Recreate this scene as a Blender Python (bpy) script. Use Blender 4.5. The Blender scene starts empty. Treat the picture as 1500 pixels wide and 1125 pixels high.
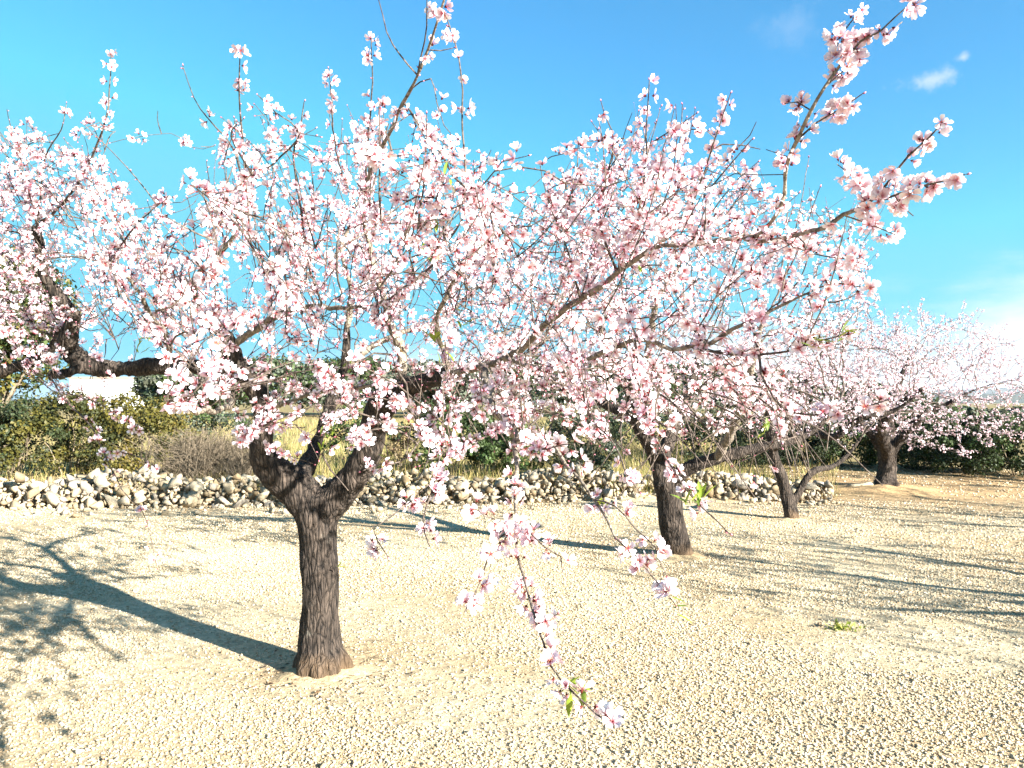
import bpy, bmesh, math, random
import numpy as np
from mathutils import Vector, Matrix, noise, kdtree

# ------------------------------------------------------------------ camera, sky, sun, exposure
sc = bpy.context.scene
COL = sc.collection
W0, H0 = 1500.0, 1125.0
FPX = 1133.0
CAM_H = 1.6
PITCH = math.radians(1.39)
cd = bpy.data.cameras.new('camera')
cam = bpy.data.objects.new('camera', cd)
COL.objects.link(cam)
cam.location = (0, 0, CAM_H)
cam.rotation_euler = (math.pi / 2 + PITCH, 0, 0)
cd.sensor_width = 36.0
cd.lens = 36.0 * FPX / W0
cd.clip_start = 0.05
cd.clip_end = 20000
sc.camera = cam

SUN_EL = math.radians(20.0)
SUN_DIR = Vector((0.775 * math.cos(SUN_EL), -0.632 * math.cos(SUN_EL), math.sin(SUN_EL)))  # towards the sun
sl = bpy.data.lights.new('sun', 'SUN')
sl.energy = 5.0
sl.angle = math.radians(0.53)
sl.color = (1.0, 0.955, 0.88)
so = bpy.data.objects.new('sun', sl)
COL.objects.link(so)
so.rotation_euler = SUN_DIR.to_track_quat('Z', 'Y').to_euler()
so.location = (20, -16, 12)

sc.view_settings.view_transform = 'Standard'
sc.view_settings.look = 'None'
sc.view_settings.exposure = 2.4
sc.view_settings.gamma = 1.0
sc.view_settings.use_curve_mapping = False

world = bpy.data.worlds.new('World')
sc.world = world
world.use_nodes = True
wn, wl = world.node_tree.nodes, world.node_tree.links
wn.clear()


def N(nodes, t, **kw):
    n = nodes.new(t)
    for k, v in kw.items():
        if k == 'ins':
            for kk, vv in v.items():
                n.inputs[kk].default_value = vv
        else:
            setattr(n, k, v)
    return n


sky = N(wn, 'ShaderNodeTexSky', sky_type='NISHITA', sun_disc=False)
sky.sun_elevation = SUN_EL
sky.sun_rotation = math.atan2(SUN_DIR.x, SUN_DIR.y)
sky.altitude = 50
sky.air_density = 1.0
sky.dust_density = 0.3
sky.ozone_density = 2.0
tint = N(wn, 'ShaderNodeMix', data_type='RGBA', blend_type='MULTIPLY', ins={0: 1.0, 7: (0.34, 0.96, 1.16, 1)})
wl.new(sky.outputs[0], tint.inputs[6])
cap = N(wn, 'ShaderNodeMix', data_type='RGBA', blend_type='DARKEN', ins={0: 1.0, 7: (0.75, 2.9, 4.0, 1)})
wl.new(tint.outputs[2], cap.inputs[6])
tc = N(wn, 'ShaderNodeTexCoord')
sep = N(wn, 'ShaderNodeSeparateXYZ')
wl.new(tc.outputs['Generated'], sep.inputs[0])
# thin cloud veil: noise on a cloud plane (direction divided by height)
zmax = N(wn, 'ShaderNodeMath', operation='MAXIMUM', ins={1: 0.02})
wl.new(sep.outputs[2], zmax.inputs[0])
inv = N(wn, 'ShaderNodeMath', operation='ADD', ins={1: 0.10})
wl.new(zmax.outputs[0], inv.inputs[0])
dv = N(wn, 'ShaderNodeVectorMath', operation='DIVIDE')
cmb = N(wn, 'ShaderNodeCombineXYZ')
for i in range(3):
    wl.new(inv.outputs[0], cmb.inputs[i])
wl.new(tc.outputs['Generated'], dv.inputs[0])
wl.new(cmb.outputs[0], dv.inputs[1])
n1 = N(wn, 'ShaderNodeTexNoise', ins={'Scale': 0.9, 'Detail': 8.0, 'Roughness': 0.62, 'Distortion': 0.4})
mp = N(wn, 'ShaderNodeMapping')
mp.inputs['Location'].default_value = (3.1, 1.7, 0.3)
mp.inputs['Scale'].default_value = (0.55, 1.0, 0.4)
wl.new(dv.outputs[0], mp.inputs[0])
wl.new(mp.outputs[0], n1.inputs['Vector'])
cr = N(wn, 'ShaderNodeMapRange', clamp=True, ins={1: 0.70, 2: 0.92, 3: 0.0, 4: 0.5})
wl.new(n1.outputs[0], cr.inputs[0])
# low cloud bank along the horizon
n2 = N(wn, 'ShaderNodeTexNoise', ins={'Scale': 3.2, 'Detail': 6.0, 'Roughness': 0.6})
mp2 = N(wn, 'ShaderNodeMapping')
mp2.inputs['Scale'].default_value = (1.0, 1.0, 4.0)
mp2.inputs['Location'].default_value = (0.5, 0.0, 0.0)
wl.new(tc.outputs['Generated'], mp2.inputs[0])
wl.new(mp2.outputs[0], n2.inputs['Vector'])
edge = N(wn, 'ShaderNodeMath', operation='MULTIPLY_ADD', ins={1: 0.24, 2: -0.055})
wl.new(n2.outputs[0], edge.inputs[0])
# bank is taller towards the east (+X)
ex = N(wn, 'ShaderNodeMath', operation='MULTIPLY_ADD', ins={1: 0.10, 2: -0.02})
wl.new(sep.outputs[0], ex.inputs[0])
eh = N(wn, 'ShaderNodeMath', operation='ADD')
wl.new(edge.outputs[0], eh.inputs[0])
wl.new(ex.outputs[0], eh.inputs[1])
below = N(wn, 'ShaderNodeMath', operation='SUBTRACT')
wl.new(eh.outputs[0], below.inputs[0])
wl.new(sep.outputs[2], below.inputs[1])
bank = N(wn, 'ShaderNodeMapRange', clamp=True, interpolation_type='SMOOTHSTEP', ins={1: -0.05, 2: 0.06, 3: 0.0, 4: 0.95})
wl.new(below.outputs[0], bank.inputs[0])
# one small puff of cloud high on the right
def puff(px, py, sx, sy, thr, amp):
    d = Vector(((px - 750) / FPX, 1.0, (590 - py) / FPX)).normalized()
    vs = N(wn, 'ShaderNodeVectorMath', operation='SUBTRACT')
    vs.inputs[1].default_value = d
    nn = N(wn, 'ShaderNodeTexNoise', ins={'Scale': 22.0, 'Detail': 6.0, 'Roughness': 0.65})
    wl.new(tc.outputs['Generated'], nn.inputs['Vector'])
    ml = N(wn, 'ShaderNodeVectorMath', operation='MULTIPLY')
    ml.inputs[1].default_value = (1 / sx, 1 / sx, 1 / sy)
    wl.new(tc.outputs['Generated'], vs.inputs[0])
    wl.new(vs.outputs[0], ml.inputs[0])
    ln = N(wn, 'ShaderNodeVectorMath', operation='LENGTH')
    wl.new(ml.outputs[0], ln.inputs[0])
    ad = N(wn, 'ShaderNodeMath', operation='MULTIPLY_ADD', ins={1: 2.6})
    wl.new(nn.outputs[0], ad.inputs[0])
    neg = N(wn, 'ShaderNodeMath', operation='MULTIPLY', ins={1: -1.0})
    wl.new(ln.outputs['Value'], neg.inputs[0])
    wl.new(neg.outputs[0], ad.inputs[2])
    r = N(wn, 'ShaderNodeMapRange', clamp=True, interpolation_type='SMOOTHSTEP', ins={1: thr, 2: thr + 0.9, 3: 0.0, 4: amp})
    wl.new(ad.outputs[0], r.inputs[0])
    return r.outputs[0]
masks = [cr.outputs[0], bank.outputs[0], puff(1366, 114, 0.056, 0.017, 0.5, 0.5), puff(1418, 78, 0.013, 0.009, 0.5, 0.5),
         puff(1160, 32, 0.07, 0.03, 0.5, 0.12)]
cur = masks[0]
for m in masks[1:]:
    mx = N(wn, 'ShaderNodeMath', operation='MAXIMUM')
    wl.new(cur, mx.inputs[0])
    wl.new(m, mx.inputs[1])
    cur = mx.outputs[0]
clouds = N(wn, 'ShaderNodeMix', data_type='RGBA', ins={7: (4.3, 4.4, 4.5, 1)})
wl.new(cur, clouds.inputs[0])
wl.new(cap.outputs[2], clouds.inputs[6])
bg = N(wn, 'ShaderNodeBackground', ins={'Strength': 0.05})
wl.new(clouds.outputs[2], bg.inputs[0])
wo = N(wn, 'ShaderNodeOutputWorld')
wl.new(bg.outputs[0], wo.inputs[0])

# ------------------------------------------------------------------ helpers
rng = np.random.default_rng(7)
random.seed(7)
CP, SP = math.cos(PITCH), math.sin(PITCH)


def at(px, py, d):
    """world point seen at photo pixel (px, py) at forward distance d"""
    x = (px - W0 / 2) / FPX * d
    u = (H0 / 2 - py) / FPX * d
    return Vector((x, d * CP - u * SP, CAM_H + u * CP + d * SP))


def proj(p):
    """photo pixel of world points (n,3)"""
    p = np.atleast_2d(np.asarray(p, float))
    dx, dy, dz = p[:, 0], p[:, 1], p[:, 2] - CAM_H
    d = dy * CP + dz * SP
    u = -dy * SP + dz * CP
    d = np.where(d > 0.05, d, 0.05)
    return W0 / 2 + dx / d * FPX, H0 / 2 - u / d * FPX, d


def sstep(t):
    t = min(1.0, max(0.0, t))
    return t * t * (3 - 2 * t)


def gz(x, y):
    z = 0.28 * sstep((y - 12.5) / 1.4) * sstep((5.6 - x) / 2.0)
    z += 0.10 * sstep((y - 13.2) / 3.5) * (1 - sstep((5.6 - x) / 2.0))
    z += 0.02 * noise.noise(Vector((x * 0.35, y * 0.35, 0.0)))
    z += (0.62 * sstep((y - 15) / 17) + 0.3 * sstep((y - 30) / 60)) * (1 - 0.9 * sstep((x - 0.30 * y) / (0.15 * abs(y) + 0.1)))
    return z


def ground_at(px, py):
    d = 5.0
    for _ in range(40):
        p = at(px, py, d)
        q = at(px, py, 1.0) - Vector((0, 0, CAM_H))
        z = gz(p.x, p.y)
        d = (z - CAM_H) / q.z
    p = at(px, py, d)
    return p


def mat(name):
    m = bpy.data.materials.new(name)
    m.use_nodes = True
    n, l = m.node_tree.nodes, m.node_tree.links
    return m, n, l, n['Principled BSDF']


def tag(o, label=None, cat=None, group=None, kind=None):
    if label: o['label'] = label
    if cat: o['category'] = cat
    if group: o['group'] = group
    if kind: o['kind'] = kind
    return o


def empty(name, loc):
    o = bpy.data.objects.new(name, None)
    COL.objects.link(o)
    o.location = loc
    o.empty_display_size = 0.2
    return o


def link(name, me, parent=None, loc=None):
    o = bpy.data.objects.new(name, me)
    COL.objects.link(o)
    if parent is not None:
        o.parent = parent
        if loc is None:
            o.location = -parent.location
        else:
            o.location = Vector(loc) - parent.location
    elif loc is not None:
        o.location = loc
    return o


def mesh_np(name, verts, tris, material, cols=None, smooth=False, fmat=None):
    me = bpy.data.meshes.new(name)
    verts = np.ascontiguousarray(verts, dtype=np.float32)
    tris = np.ascontiguousarray(tris, dtype=np.int32)
    nv, nf = len(verts), len(tris)
    me.vertices.add(nv)
    me.vertices.foreach_set('co', verts.ravel())
    k = tris.shape[1]
    me.loops.add(nf * k)
    me.loops.foreach_set('vertex_index', tris.ravel())
    me.polygons.add(nf)
    me.polygons.foreach_set('loop_start', np.arange(0, nf * k, k, dtype=np.int32))
    me.polygons.foreach_set('loop_total', np.full(nf, k, dtype=np.int32))
    if smooth:
        me.polygons.foreach_set('use_smooth', np.ones(nf, dtype=bool))
    if cols is not None:
        a = me.color_attributes.new('Col', 'FLOAT_COLOR', 'POINT')
        c = np.ones((nv, 4), dtype=np.float32)
        c[:, :3] = cols
        a.data.foreach_set('color', c.ravel())
    me.update(calc_edges=True)
    me.validate()
    mats = material if isinstance(material, (list, tuple)) else [material]
    for m in mats:
        me.materials.append(m)
    if fmat is not None:
        me.polygons.foreach_set('material_index', np.asarray(fmat, dtype=np.int32))
    return me


def tubes(chains, sides_fn):
    """chains: list of (pts (n,3), radii (n)); returns verts, quads"""
    V, F, base = [], [], 0
    for pts, rad in chains:
        pts = np.asarray(pts, float)
        n = len(pts)
        if n < 2: continue
        k = sides_fn(float(np.max(rad)))
        t = np.gradient(pts, axis=0)
        t /= (np.linalg.norm(t, axis=1, keepdims=True) + 1e-9)
        ref = np.array([0.3, 0.2, 1.0]) if abs(t[0][2]) < 0.8 else np.array([1.0, 0.2, 0.1])
        nrm = np.cross(t[0], ref)
        nrm /= np.linalg.norm(nrm)
        ang = np.arange(k) * 2 * math.pi / k
        ca, sa = np.cos(ang)[:, None], np.sin(ang)[:, None]
        for i in range(n):
            nrm = nrm - t[i] * np.dot(nrm, t[i])
            nrm /= (np.linalg.norm(nrm) + 1e-9)
            b = np.cross(t[i], nrm)
            V.append(pts[i] + rad[i] * (ca * nrm + sa * b))
        idx = np.arange(k)
        j = (idx + 1) % k
        for i in range(n - 1):
            a, c = base + i * k, base + (i + 1) * k
            F.append(np.stack([a + idx, a + j, c + j, c + idx], axis=1))
        base += n * k
    if not V:
        return np.zeros((0, 3)), np.zeros((0, 4), int)
    return np.concatenate(V), np.concatenate(F)


def smooth_path(pts, rad, step):
    """Catmull-Rom resample"""
    pts = [np.array(p, float) for p in pts]
    P = [2 * pts[0] - pts[1]] + pts + [2 * pts[-1] - pts[-2]]
    out, rr = [], []
    for i in range(len(pts) - 1):
        p0, p1, p2, p3 = P[i:i + 4]
        L = np.linalg.norm(p2 - p1)
        m = max(1, int(round(L / step)))
        for s in range(m):
            t = s / m
            out.append(0.5 * (2 * p1 + (p2 - p0) * t + (2 * p0 - 5 * p1 + 4 * p2 - p3) * t * t + (3 * p1 - p0 - 3 * p2 + p3) * t ** 3))
            rr.append(rad[i] * (1 - t) + rad[i + 1] * t)
    out.append(pts[-1]); rr.append(rad[-1])
    return np.array(out), np.array(rr)


def hull_stone(seed, npts, flat=(1, 0.8, 0.6), rough=0.25):
    r = np.random.default_rng(seed)
    p = r.normal(size=(npts, 3))
    p /= np.linalg.norm(p, axis=1, keepdims=True)
    p *= (1 - rough * r.random((npts, 1)))
    p = np.sign(p) * np.abs(p) ** 0.85
    p *= np.array(flat)
    bm = bmesh.new()
    for q in p: bm.verts.new(q)
    res = bmesh.ops.convex_hull(bm, input=bm.verts)
    bmesh.ops.delete(bm, geom=[v for v in bm.verts if not v.link_faces], context='VERTS')
    bmesh.ops.triangulate(bm, faces=bm.faces)
    bm.verts.ensure_lookup_table()
    for i, v in enumerate(bm.verts): v.index = i
    V = np.array([v.co[:] for v in bm.verts])
    F = np.array([[v.index for v in f.verts] for f in bm.faces])
    bm.free()
    return V, F


def rotmats(n, r, yaw_only=False):
    if yaw_only:
        a = r.random(n) * 2 * math.pi
        M = np.zeros((n, 3, 3))
        M[:, 0, 0] = np.cos(a); M[:, 0, 1] = -np.sin(a)
        M[:, 1, 0] = np.sin(a); M[:, 1, 1] = np.cos(a); M[:, 2, 2] = 1
        return M
    q = r.normal(size=(n, 4))
    q /= np.linalg.norm(q, axis=1, keepdims=True)
    w, x, y, z = q.T
    return np.stack([np.stack([1 - 2 * (y * y + z * z), 2 * (x * y - z * w), 2 * (x * z + y * w)], 1),
                     np.stack([2 * (x * y + z * w), 1 - 2 * (x * x + z * z), 2 * (y * z - x * w)], 1),
                     np.stack([2 * (x * z - y * w), 2 * (y * z + x * w), 1 - 2 * (x * x + y * y)], 1)], 1)


def frames_from_dirs(d, r):
    """rotation matrices whose local Z is d, random spin"""
    d = d / (np.linalg.norm(d, axis=1, keepdims=True) + 1e-9)
    h = r.normal(size=d.shape)
    x = np.cross(h, d)
    x /= (np.linalg.norm(x, axis=1, keepdims=True) + 1e-9)
    y = np.cross(d, x)
    return np.stack([x, y, d], axis=2)


def scatter(templates, pos, rot, scale, r, colmul=None):
    """join copies of templates (V,F,C) at pos; returns verts, tris, cols"""
    which = r.integers(0, len(templates), len(pos))
    VV, FF, CC, base = [], [], [], 0
    for t, (V, F, C) in enumerate(templates):
        ids = np.nonzero(which == t)[0]
        if not len(ids): continue
        v = np.einsum('nij,kj->nki', rot[ids], V) * scale[ids][:, None, None] + pos[ids][:, None, :]
        f = F[None] + (np.arange(len(ids)) * len(V))[:, None, None] + base
        VV.append(v.reshape(-1, 3)); FF.append(f.reshape(-1, F.shape[1]))
        if C is not None:
            c = np.repeat(C[None], len(ids), 0)
            if colmul is not None:
                c = c * colmul[ids][:, None, :]
            CC.append(c.reshape(-1, 3))
        base += len(ids) * len(V)
    return np.concatenate(VV), np.concatenate(FF), (np.concatenate(CC) if CC else None)


# ------------------------------------------------------------------ materials
def make_ground_mat():
    m, n, l, b = mat('gravel_ground')
    g = N(n, 'ShaderNodeNewGeometry')
    big = N(n, 'ShaderNodeTexNoise', ins={'Scale': 0.45, 'Detail': 5.0, 'Roughness': 0.6})
    mid = N(n, 'ShaderNodeTexNoise', ins={'Scale': 6.0, 'Detail': 6.0, 'Roughness': 0.7})
    vor = N(n, 'ShaderNodeTexVoronoi', ins={'Scale': 38.0, 'Randomness': 1.0})
    vd = N(n, 'ShaderNodeTexVoronoi', feature='DISTANCE_TO_EDGE', ins={'Scale': 38.0})
    for x in (big, mid, vor, vd):
        l.new(g.outputs['Position'], x.inputs['Vector'])
    c1 = N(n, 'ShaderNodeMix', data_type='RGBA', ins={6: (0.44, 0.32, 0.175, 1), 7: (0.57, 0.47, 0.305, 1)})
    bigr = N(n, 'ShaderNodeMapRange', clamp=True, ins={1: 0.35, 2: 0.62})
    l.new(big.outputs[0], bigr.inputs[0])
    l.new(bigr.outputs[0], c1.inputs[0])
    # ochre soil on the far side, towards the right
    sp = N(n, 'ShaderNodeSeparateXYZ')
    l.new(g.outputs['Position'], sp.inputs[0])
    yy = N(n, 'ShaderNodeMapRange', clamp=True, ins={1: 9.5, 2: 13.5})
    l.new(sp.outputs[1], yy.inputs[0])
    xx = N(n, 'ShaderNodeMapRange', clamp=True, ins={1: 2.5, 2: 6.0})
    l.new(sp.outputs[0], xx.inputs[0])
    mm = N(n, 'ShaderNodeMath', operation='MULTIPLY')
    l.new(yy.outputs[0], mm.inputs[0]); l.new(xx.outputs[0], mm.inputs[1])
    c2 = N(n, 'ShaderNodeMix', data_type='RGBA', ins={7: (0.45, 0.30, 0.15, 1)})
    l.new(mm.outputs[0], c2.inputs[0]); l.new(c1.outputs[2], c2.inputs[6])
    # meadow beyond the wall
    yf = N(n, 'ShaderNodeMapRange', clamp=True, ins={1: 12.6, 2: 14.0})
    l.new(sp.outputs[1], yf.inputs[0])
    xf = N(n, 'ShaderNodeMapRange', clamp=True, ins={1: 6.2, 2: 5.0})
    l.new(sp.outputs[0], xf.inputs[0])
    yff = N(n, 'ShaderNodeMapRange', clamp=True, ins={1: 15.5, 2: 18.0})
    l.new(sp.outputs[1], yff.inputs[0])
    mf = N(n, 'ShaderNodeMath', operation='MULTIPLY')
    l.new(yf.outputs[0], mf.inputs[0]); l.new(xf.outputs[0], mf.inputs[1])
    mf2 = N(n, 'ShaderNodeMath', operation='MAXIMUM')
    l.new(mf.outputs[0], mf2.inputs[0]); l.new(yff.outputs[0], mf2.inputs[1])
    c3 = N(n, 'ShaderNodeMix', data_type='RGBA', ins={7: (0.27, 0.205, 0.085, 1)})
    l.new(mf2.outputs[0], c3.inputs[0]); l.new(c2.outputs[2], c3.inputs[6])
    # per-stone tone
    hs = N(n, 'ShaderNodeMapRange', ins={1: 0.0, 2: 1.0, 3: 0.62, 4: 1.15})
    l.new(vor.outputs['Color'], hs.inputs[0])
    mul = N(n, 'ShaderNodeMix', data_type='RGBA', blend_type='MULTIPLY', ins={0: 1.0})
    l.new(c3.outputs[2], mul.inputs[6]); l.new(hs.outputs[0], mul.inputs[7])
    md = N(n, 'ShaderNodeMapRange', clamp=True, ins={1: 0.3, 2: 0.65, 3: 0.78, 4: 1.08})
    l.new(mid.outputs[0], md.inputs[0])
    mul2 = N(n, 'ShaderNodeMix', data_type='RGBA', blend_type='MULTIPLY', ins={0: 1.0})
    l.new(mul.outputs[2], mul2.inputs[6]); l.new(md.outputs[0], mul2.inputs[7])
    l.new(mul2.outputs[2], b.inputs['Base Color'])
    b.inputs['Roughness'].default_value = 0.95
    b.inputs['Specular IOR Level'].default_value = 0.2
    ed = N(n, 'ShaderNodeMapRange', clamp=True, ins={1: 0.0, 2: 0.012, 3: 0.0, 4: 1.0})
    l.new(vd.outputs['Distance'], ed.inputs[0])
    bp = N(n, 'ShaderNodeBump', ins={'Strength': 0.9, 'Distance': 0.012})
    l.new(ed.outputs[0], bp.inputs['Height'])
    bp2 = N(n, 'ShaderNodeBump', ins={'Strength': 0.6, 'Distance': 0.05})
    l.new(mid.outputs[0], bp2.inputs['Height'])
    l.new(bp.outputs[0], bp2.inputs['Normal'])
    l.new(bp2.outputs[0], b.inputs['Normal'])
    return m


def make_stone_mat(name, a, c, d, nscale, randsrc=True):
    m, n, l, b = mat(name)
    oi = N(n, 'ShaderNodeObjectInfo')
    ramp = N(n, 'ShaderNodeValToRGB')
    e = ramp.color_ramp.elements
    e[0].position = 0.0; e[0].color = (*a, 1)
    e[1].position = 1.0; e[1].color = (*d, 1)
    x = e.new(0.5); x.color = (*c, 1)
    if randsrc:
        l.new(oi.outputs['Random'], ramp.inputs[0])
    else:
        at_ = N(n, 'ShaderNodeAttribute', attribute_name='Col')
        sp = N(n, 'ShaderNodeSeparateColor')
        l.new(at_.outputs['Color'], sp.inputs[0])
        l.new(sp.outputs[0], ramp.inputs[0])
    tc_ = N(n, 'ShaderNodeTexCoord')
    no = N(n, 'ShaderNodeTexNoise', ins={'Scale': nscale, 'Detail': 6.0, 'Roughness': 0.7})
    l.new(tc_.outputs['Object'], no.inputs['Vector'])
    mr = N(n, 'ShaderNodeMapRange', clamp=True, ins={1: 0.35, 2: 0.65, 3: 0.68, 4: 1.1})
    l.new(no.outputs[0], mr.inputs[0])
    mu = N(n, 'ShaderNodeMix', data_type='RGBA', blend_type='MULTIPLY', ins={0: 1.0})
    l.new(ramp.outputs[0], mu.inputs[6]); l.new(mr.outputs[0], mu.inputs[7])
    l.new(mu.outputs[2], b.inputs['Base Color'])
    b.inputs['Roughness'].default_value = 0.93
    b.inputs['Specular IOR Level'].default_value = 0.2
    bp = N(n, 'ShaderNodeBump', ins={'Strength': 0.5, 'Distance': 0.02})
    l.new(no.outputs[0], bp.inputs['Height'])
    l.new(bp.outputs[0], b.inputs['Normal'])
    return m


def make_bark(name, dark, light, zs=5.0, xs=26.0, dist=0.02, stain=None):
    m, n, l, b = mat(name)
    g = N(n, 'ShaderNodeNewGeometry')
    mpn = N(n, 'ShaderNodeMapping')
    mpn.inputs['Scale'].default_value = (xs, xs, zs)
    l.new(g.outputs['Position'], mpn.inputs[0])
    no = N(n, 'ShaderNodeTexNoise', ins={'Scale': 1.0, 'Detail': 8.0, 'Roughness': 0.68, 'Distortion': 0.8})
    l.new(mpn.outputs[0], no.inputs['Vector'])
    vo = N(n, 'ShaderNodeTexVoronoi', feature='DISTANCE_TO_EDGE', ins={'Scale': 1.3})
    l.new(mpn.outputs[0], vo.inputs['Vector'])
    big = N(n, 'ShaderNodeTexNoise', ins={'Scale': 7.0, 'Detail': 4.0})
    l.new(g.outputs['Position'], big.inputs['Vector'])
    mr = N(n, 'ShaderNodeMapRange', clamp=True, ins={1: 0.36, 2: 0.66})
    l.new(no.outputs[0], mr.inputs[0])
    mx = N(n, 'ShaderNodeMix', data_type='RGBA', ins={6: (*dark, 1), 7: (*light, 1)})
    l.new(mr.outputs[0], mx.inputs[0])
    br = N(n, 'ShaderNodeMapRange', clamp=True, ins={1: 0.3, 2: 0.7, 3: 0.7, 4: 1.25})
    l.new(big.outputs[0], br.inputs[0])
    mu = N(n, 'ShaderNodeMix', data_type='RGBA', blend_type='MULTIPLY', ins={0: 1.0})
    l.new(mx.outputs[2], mu.inputs[6]); l.new(br.outputs[0], mu.inputs[7])
    out = mu.outputs[2]
    if stain:
        li = N(n, 'ShaderNodeTexNoise', ins={'Scale': 13.0, 'Detail': 7.0, 'Roughness': 0.75})
        l.new(g.outputs['Position'], li.inputs['Vector'])
        lr = N(n, 'ShaderNodeMapRange', clamp=True, ins={1: 0.60, 2: 0.70, 3: 0.0, 4: 0.55})
        l.new(li.outputs[0], lr.inputs[0])
        lm = N(n, 'ShaderNodeMix', data_type='RGBA', ins={7: (0.20, 0.185, 0.15, 1)})
        l.new(lr.outputs[0], lm.inputs[0]); l.new(out, lm.inputs[6])
        cm_ = N(n, 'ShaderNodeMapRange', clamp=True, ins={1: 0.0, 2: 0.10, 3: 0.25, 4: 1.0})
        l.new(vo.outputs['Distance'], cm_.inputs[0])
        ck = N(n, 'ShaderNodeMix', data_type='RGBA', blend_type='MULTIPLY', ins={0: 1.0})
        l.new(lm.outputs[2], ck.inputs[6]); l.new(cm_.outputs[0], ck.inputs[7])
        out = ck.outputs[2]
    if stain:
        sp = N(n, 'ShaderNodeSeparateXYZ')
        l.new(g.outputs['Position'], sp.inputs[0])
        ad = N(n, 'ShaderNodeMath', operation='MULTIPLY_ADD', ins={1: 0.25, 2: 0.0})
        l.new(big.outputs[0], ad.inputs[0])
        sb = N(n, 'ShaderNodeMath', operation='SUBTRACT')
        l.new(sp.outputs[2], sb.inputs[0]); l.new(ad.outputs[0], sb.inputs[1])
        zr = N(n, 'ShaderNodeMapRange', clamp=True, ins={1: -0.14, 2: 0.02, 3: 0.8, 4: 0.0})
        l.new(sb.outputs[0], zr.inputs[0])
        sm = N(n, 'ShaderNodeMix', data_type='RGBA', ins={7: (*stain, 1)})
        l.new(zr.outputs[0], sm.inputs[0]); l.new(out, sm.inputs[6])
        out = sm.outputs[2]
    l.new(out, b.inputs['Base Color'])
    b.inputs['Roughness'].default_value = 0.9
    b.inputs['Specular IOR Level'].default_value = 0.25
    ve = N(n, 'ShaderNodeMapRange', clamp=True, ins={1: 0.0, 2: 0.25})
    l.new(vo.outputs['Distance'], ve.inputs[0])
    hs = N(n, 'ShaderNodeMath', operation='MULTIPLY_ADD', ins={1: 0.5})
    l.new(ve.outputs[0], hs.inputs[0]); l.new(no.outputs[0], hs.inputs[2])
    bp = N(n, 'ShaderNodeBump', ins={'Strength': 1.0, 'Distance': dist})
    l.new(hs.outputs[0], bp.inputs['Height'])
    l.new(bp.outputs[0], b.inputs['Normal'])
    return m


def make_leafy(name, translucency=0.35, rough=0.6, use_random=False, spec=0.3, mult=1.0):
    """colour from vertex colours (the thing's own), with translucency"""
    m, n, l, b = mat(name)
    a = N(n, 'ShaderNodeAttribute', attribute_name='Col')
    col = a.outputs['Color']
    if use_random:
        oi = N(n, 'ShaderNodeObjectInfo')
        ramp = N(n, 'ShaderNodeMix', data_type='RGBA', ins={6: (0.95, 0.79, 0.84, 1), 7: (1.0, 1.0, 1.0, 1)})
        l.new(oi.outputs['Random'], ramp.inputs[0])
        mu = N(n, 'ShaderNodeMix', data_type='RGBA', blend_type='MULTIPLY', ins={0: 1.0})
        l.new(col, mu.inputs[6]); l.new(ramp.outputs[2], mu.inputs[7])
        col = mu.outputs[2]
    l.new(col, b.inputs['Base Color'])
    b.inputs['Roughness'].default_value = rough
    b.inputs['Specular IOR Level'].default_value = spec
    tr = N(n, 'ShaderNodeBsdfTranslucent')
    l.new(col, tr.inputs[0])
    mx = N(n, 'ShaderNodeMixShader', ins={0: translucency})
    l.new(b.outputs[0], mx.inputs[1]); l.new(tr.outputs[0], mx.inputs[2])
    l.new(mx.outputs[0], n['Material Output'].inputs[0])
    return m


M_GROUND = make_ground_mat()
M_GRAVEL = make_stone_mat('gravel_stone', (0.37, 0.255, 0.14), (0.59, 0.48, 0.315), (0.68, 0.61, 0.46), 60)
M_WALLST = make_stone_mat('limestone', (0.22, 0.16, 0.09), (0.45, 0.37, 0.25), (0.28, 0.245, 0.20), 9)
M_WALLST2 = make_stone_mat('limestone_small', (0.22, 0.16, 0.09), (0.45, 0.37, 0.25), (0.28, 0.245, 0.20), 9, randsrc=False)
M_BARK = make_bark('almond_bark', (0.012, 0.0095, 0.008), (0.105, 0.080, 0.062), zs=7.0, xs=34.0, stain=(0.15, 0.095, 0.05))
M_BRANCH = make_bark('almond_branch_bark', (0.07, 0.055, 0.042), (0.36, 0.30, 0.23), zs=30, xs=40, dist=0.006)
M_TWIG = make_bark('almond_twig_bark', (0.022, 0.015, 0.013), (0.19, 0.15, 0.12), zs=60, xs=60, dist=0.002)
M_PETAL = make_leafy('almond_petals', 0.22, 0.65, True, 0.15)
M_PETALS = make_leafy('almond_petals_mass', 0.22, 0.65, False, 0.15)
M_LEAF = make_leafy('young_leaves', 0.4, 0.5, False, 0.35)
M_FOL = make_leafy('shrub_leaves', 0.25, 0.55, False, 0.3)
M_DRY = make_leafy('dry_grass_blades', 0.2, 0.8, False, 0.1)
M_SHRUBWOOD = make_bark('shrub_wood', (0.08, 0.06, 0.04), (0.30, 0.24, 0.165), zs=20, xs=40, dist=0.004)

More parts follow.
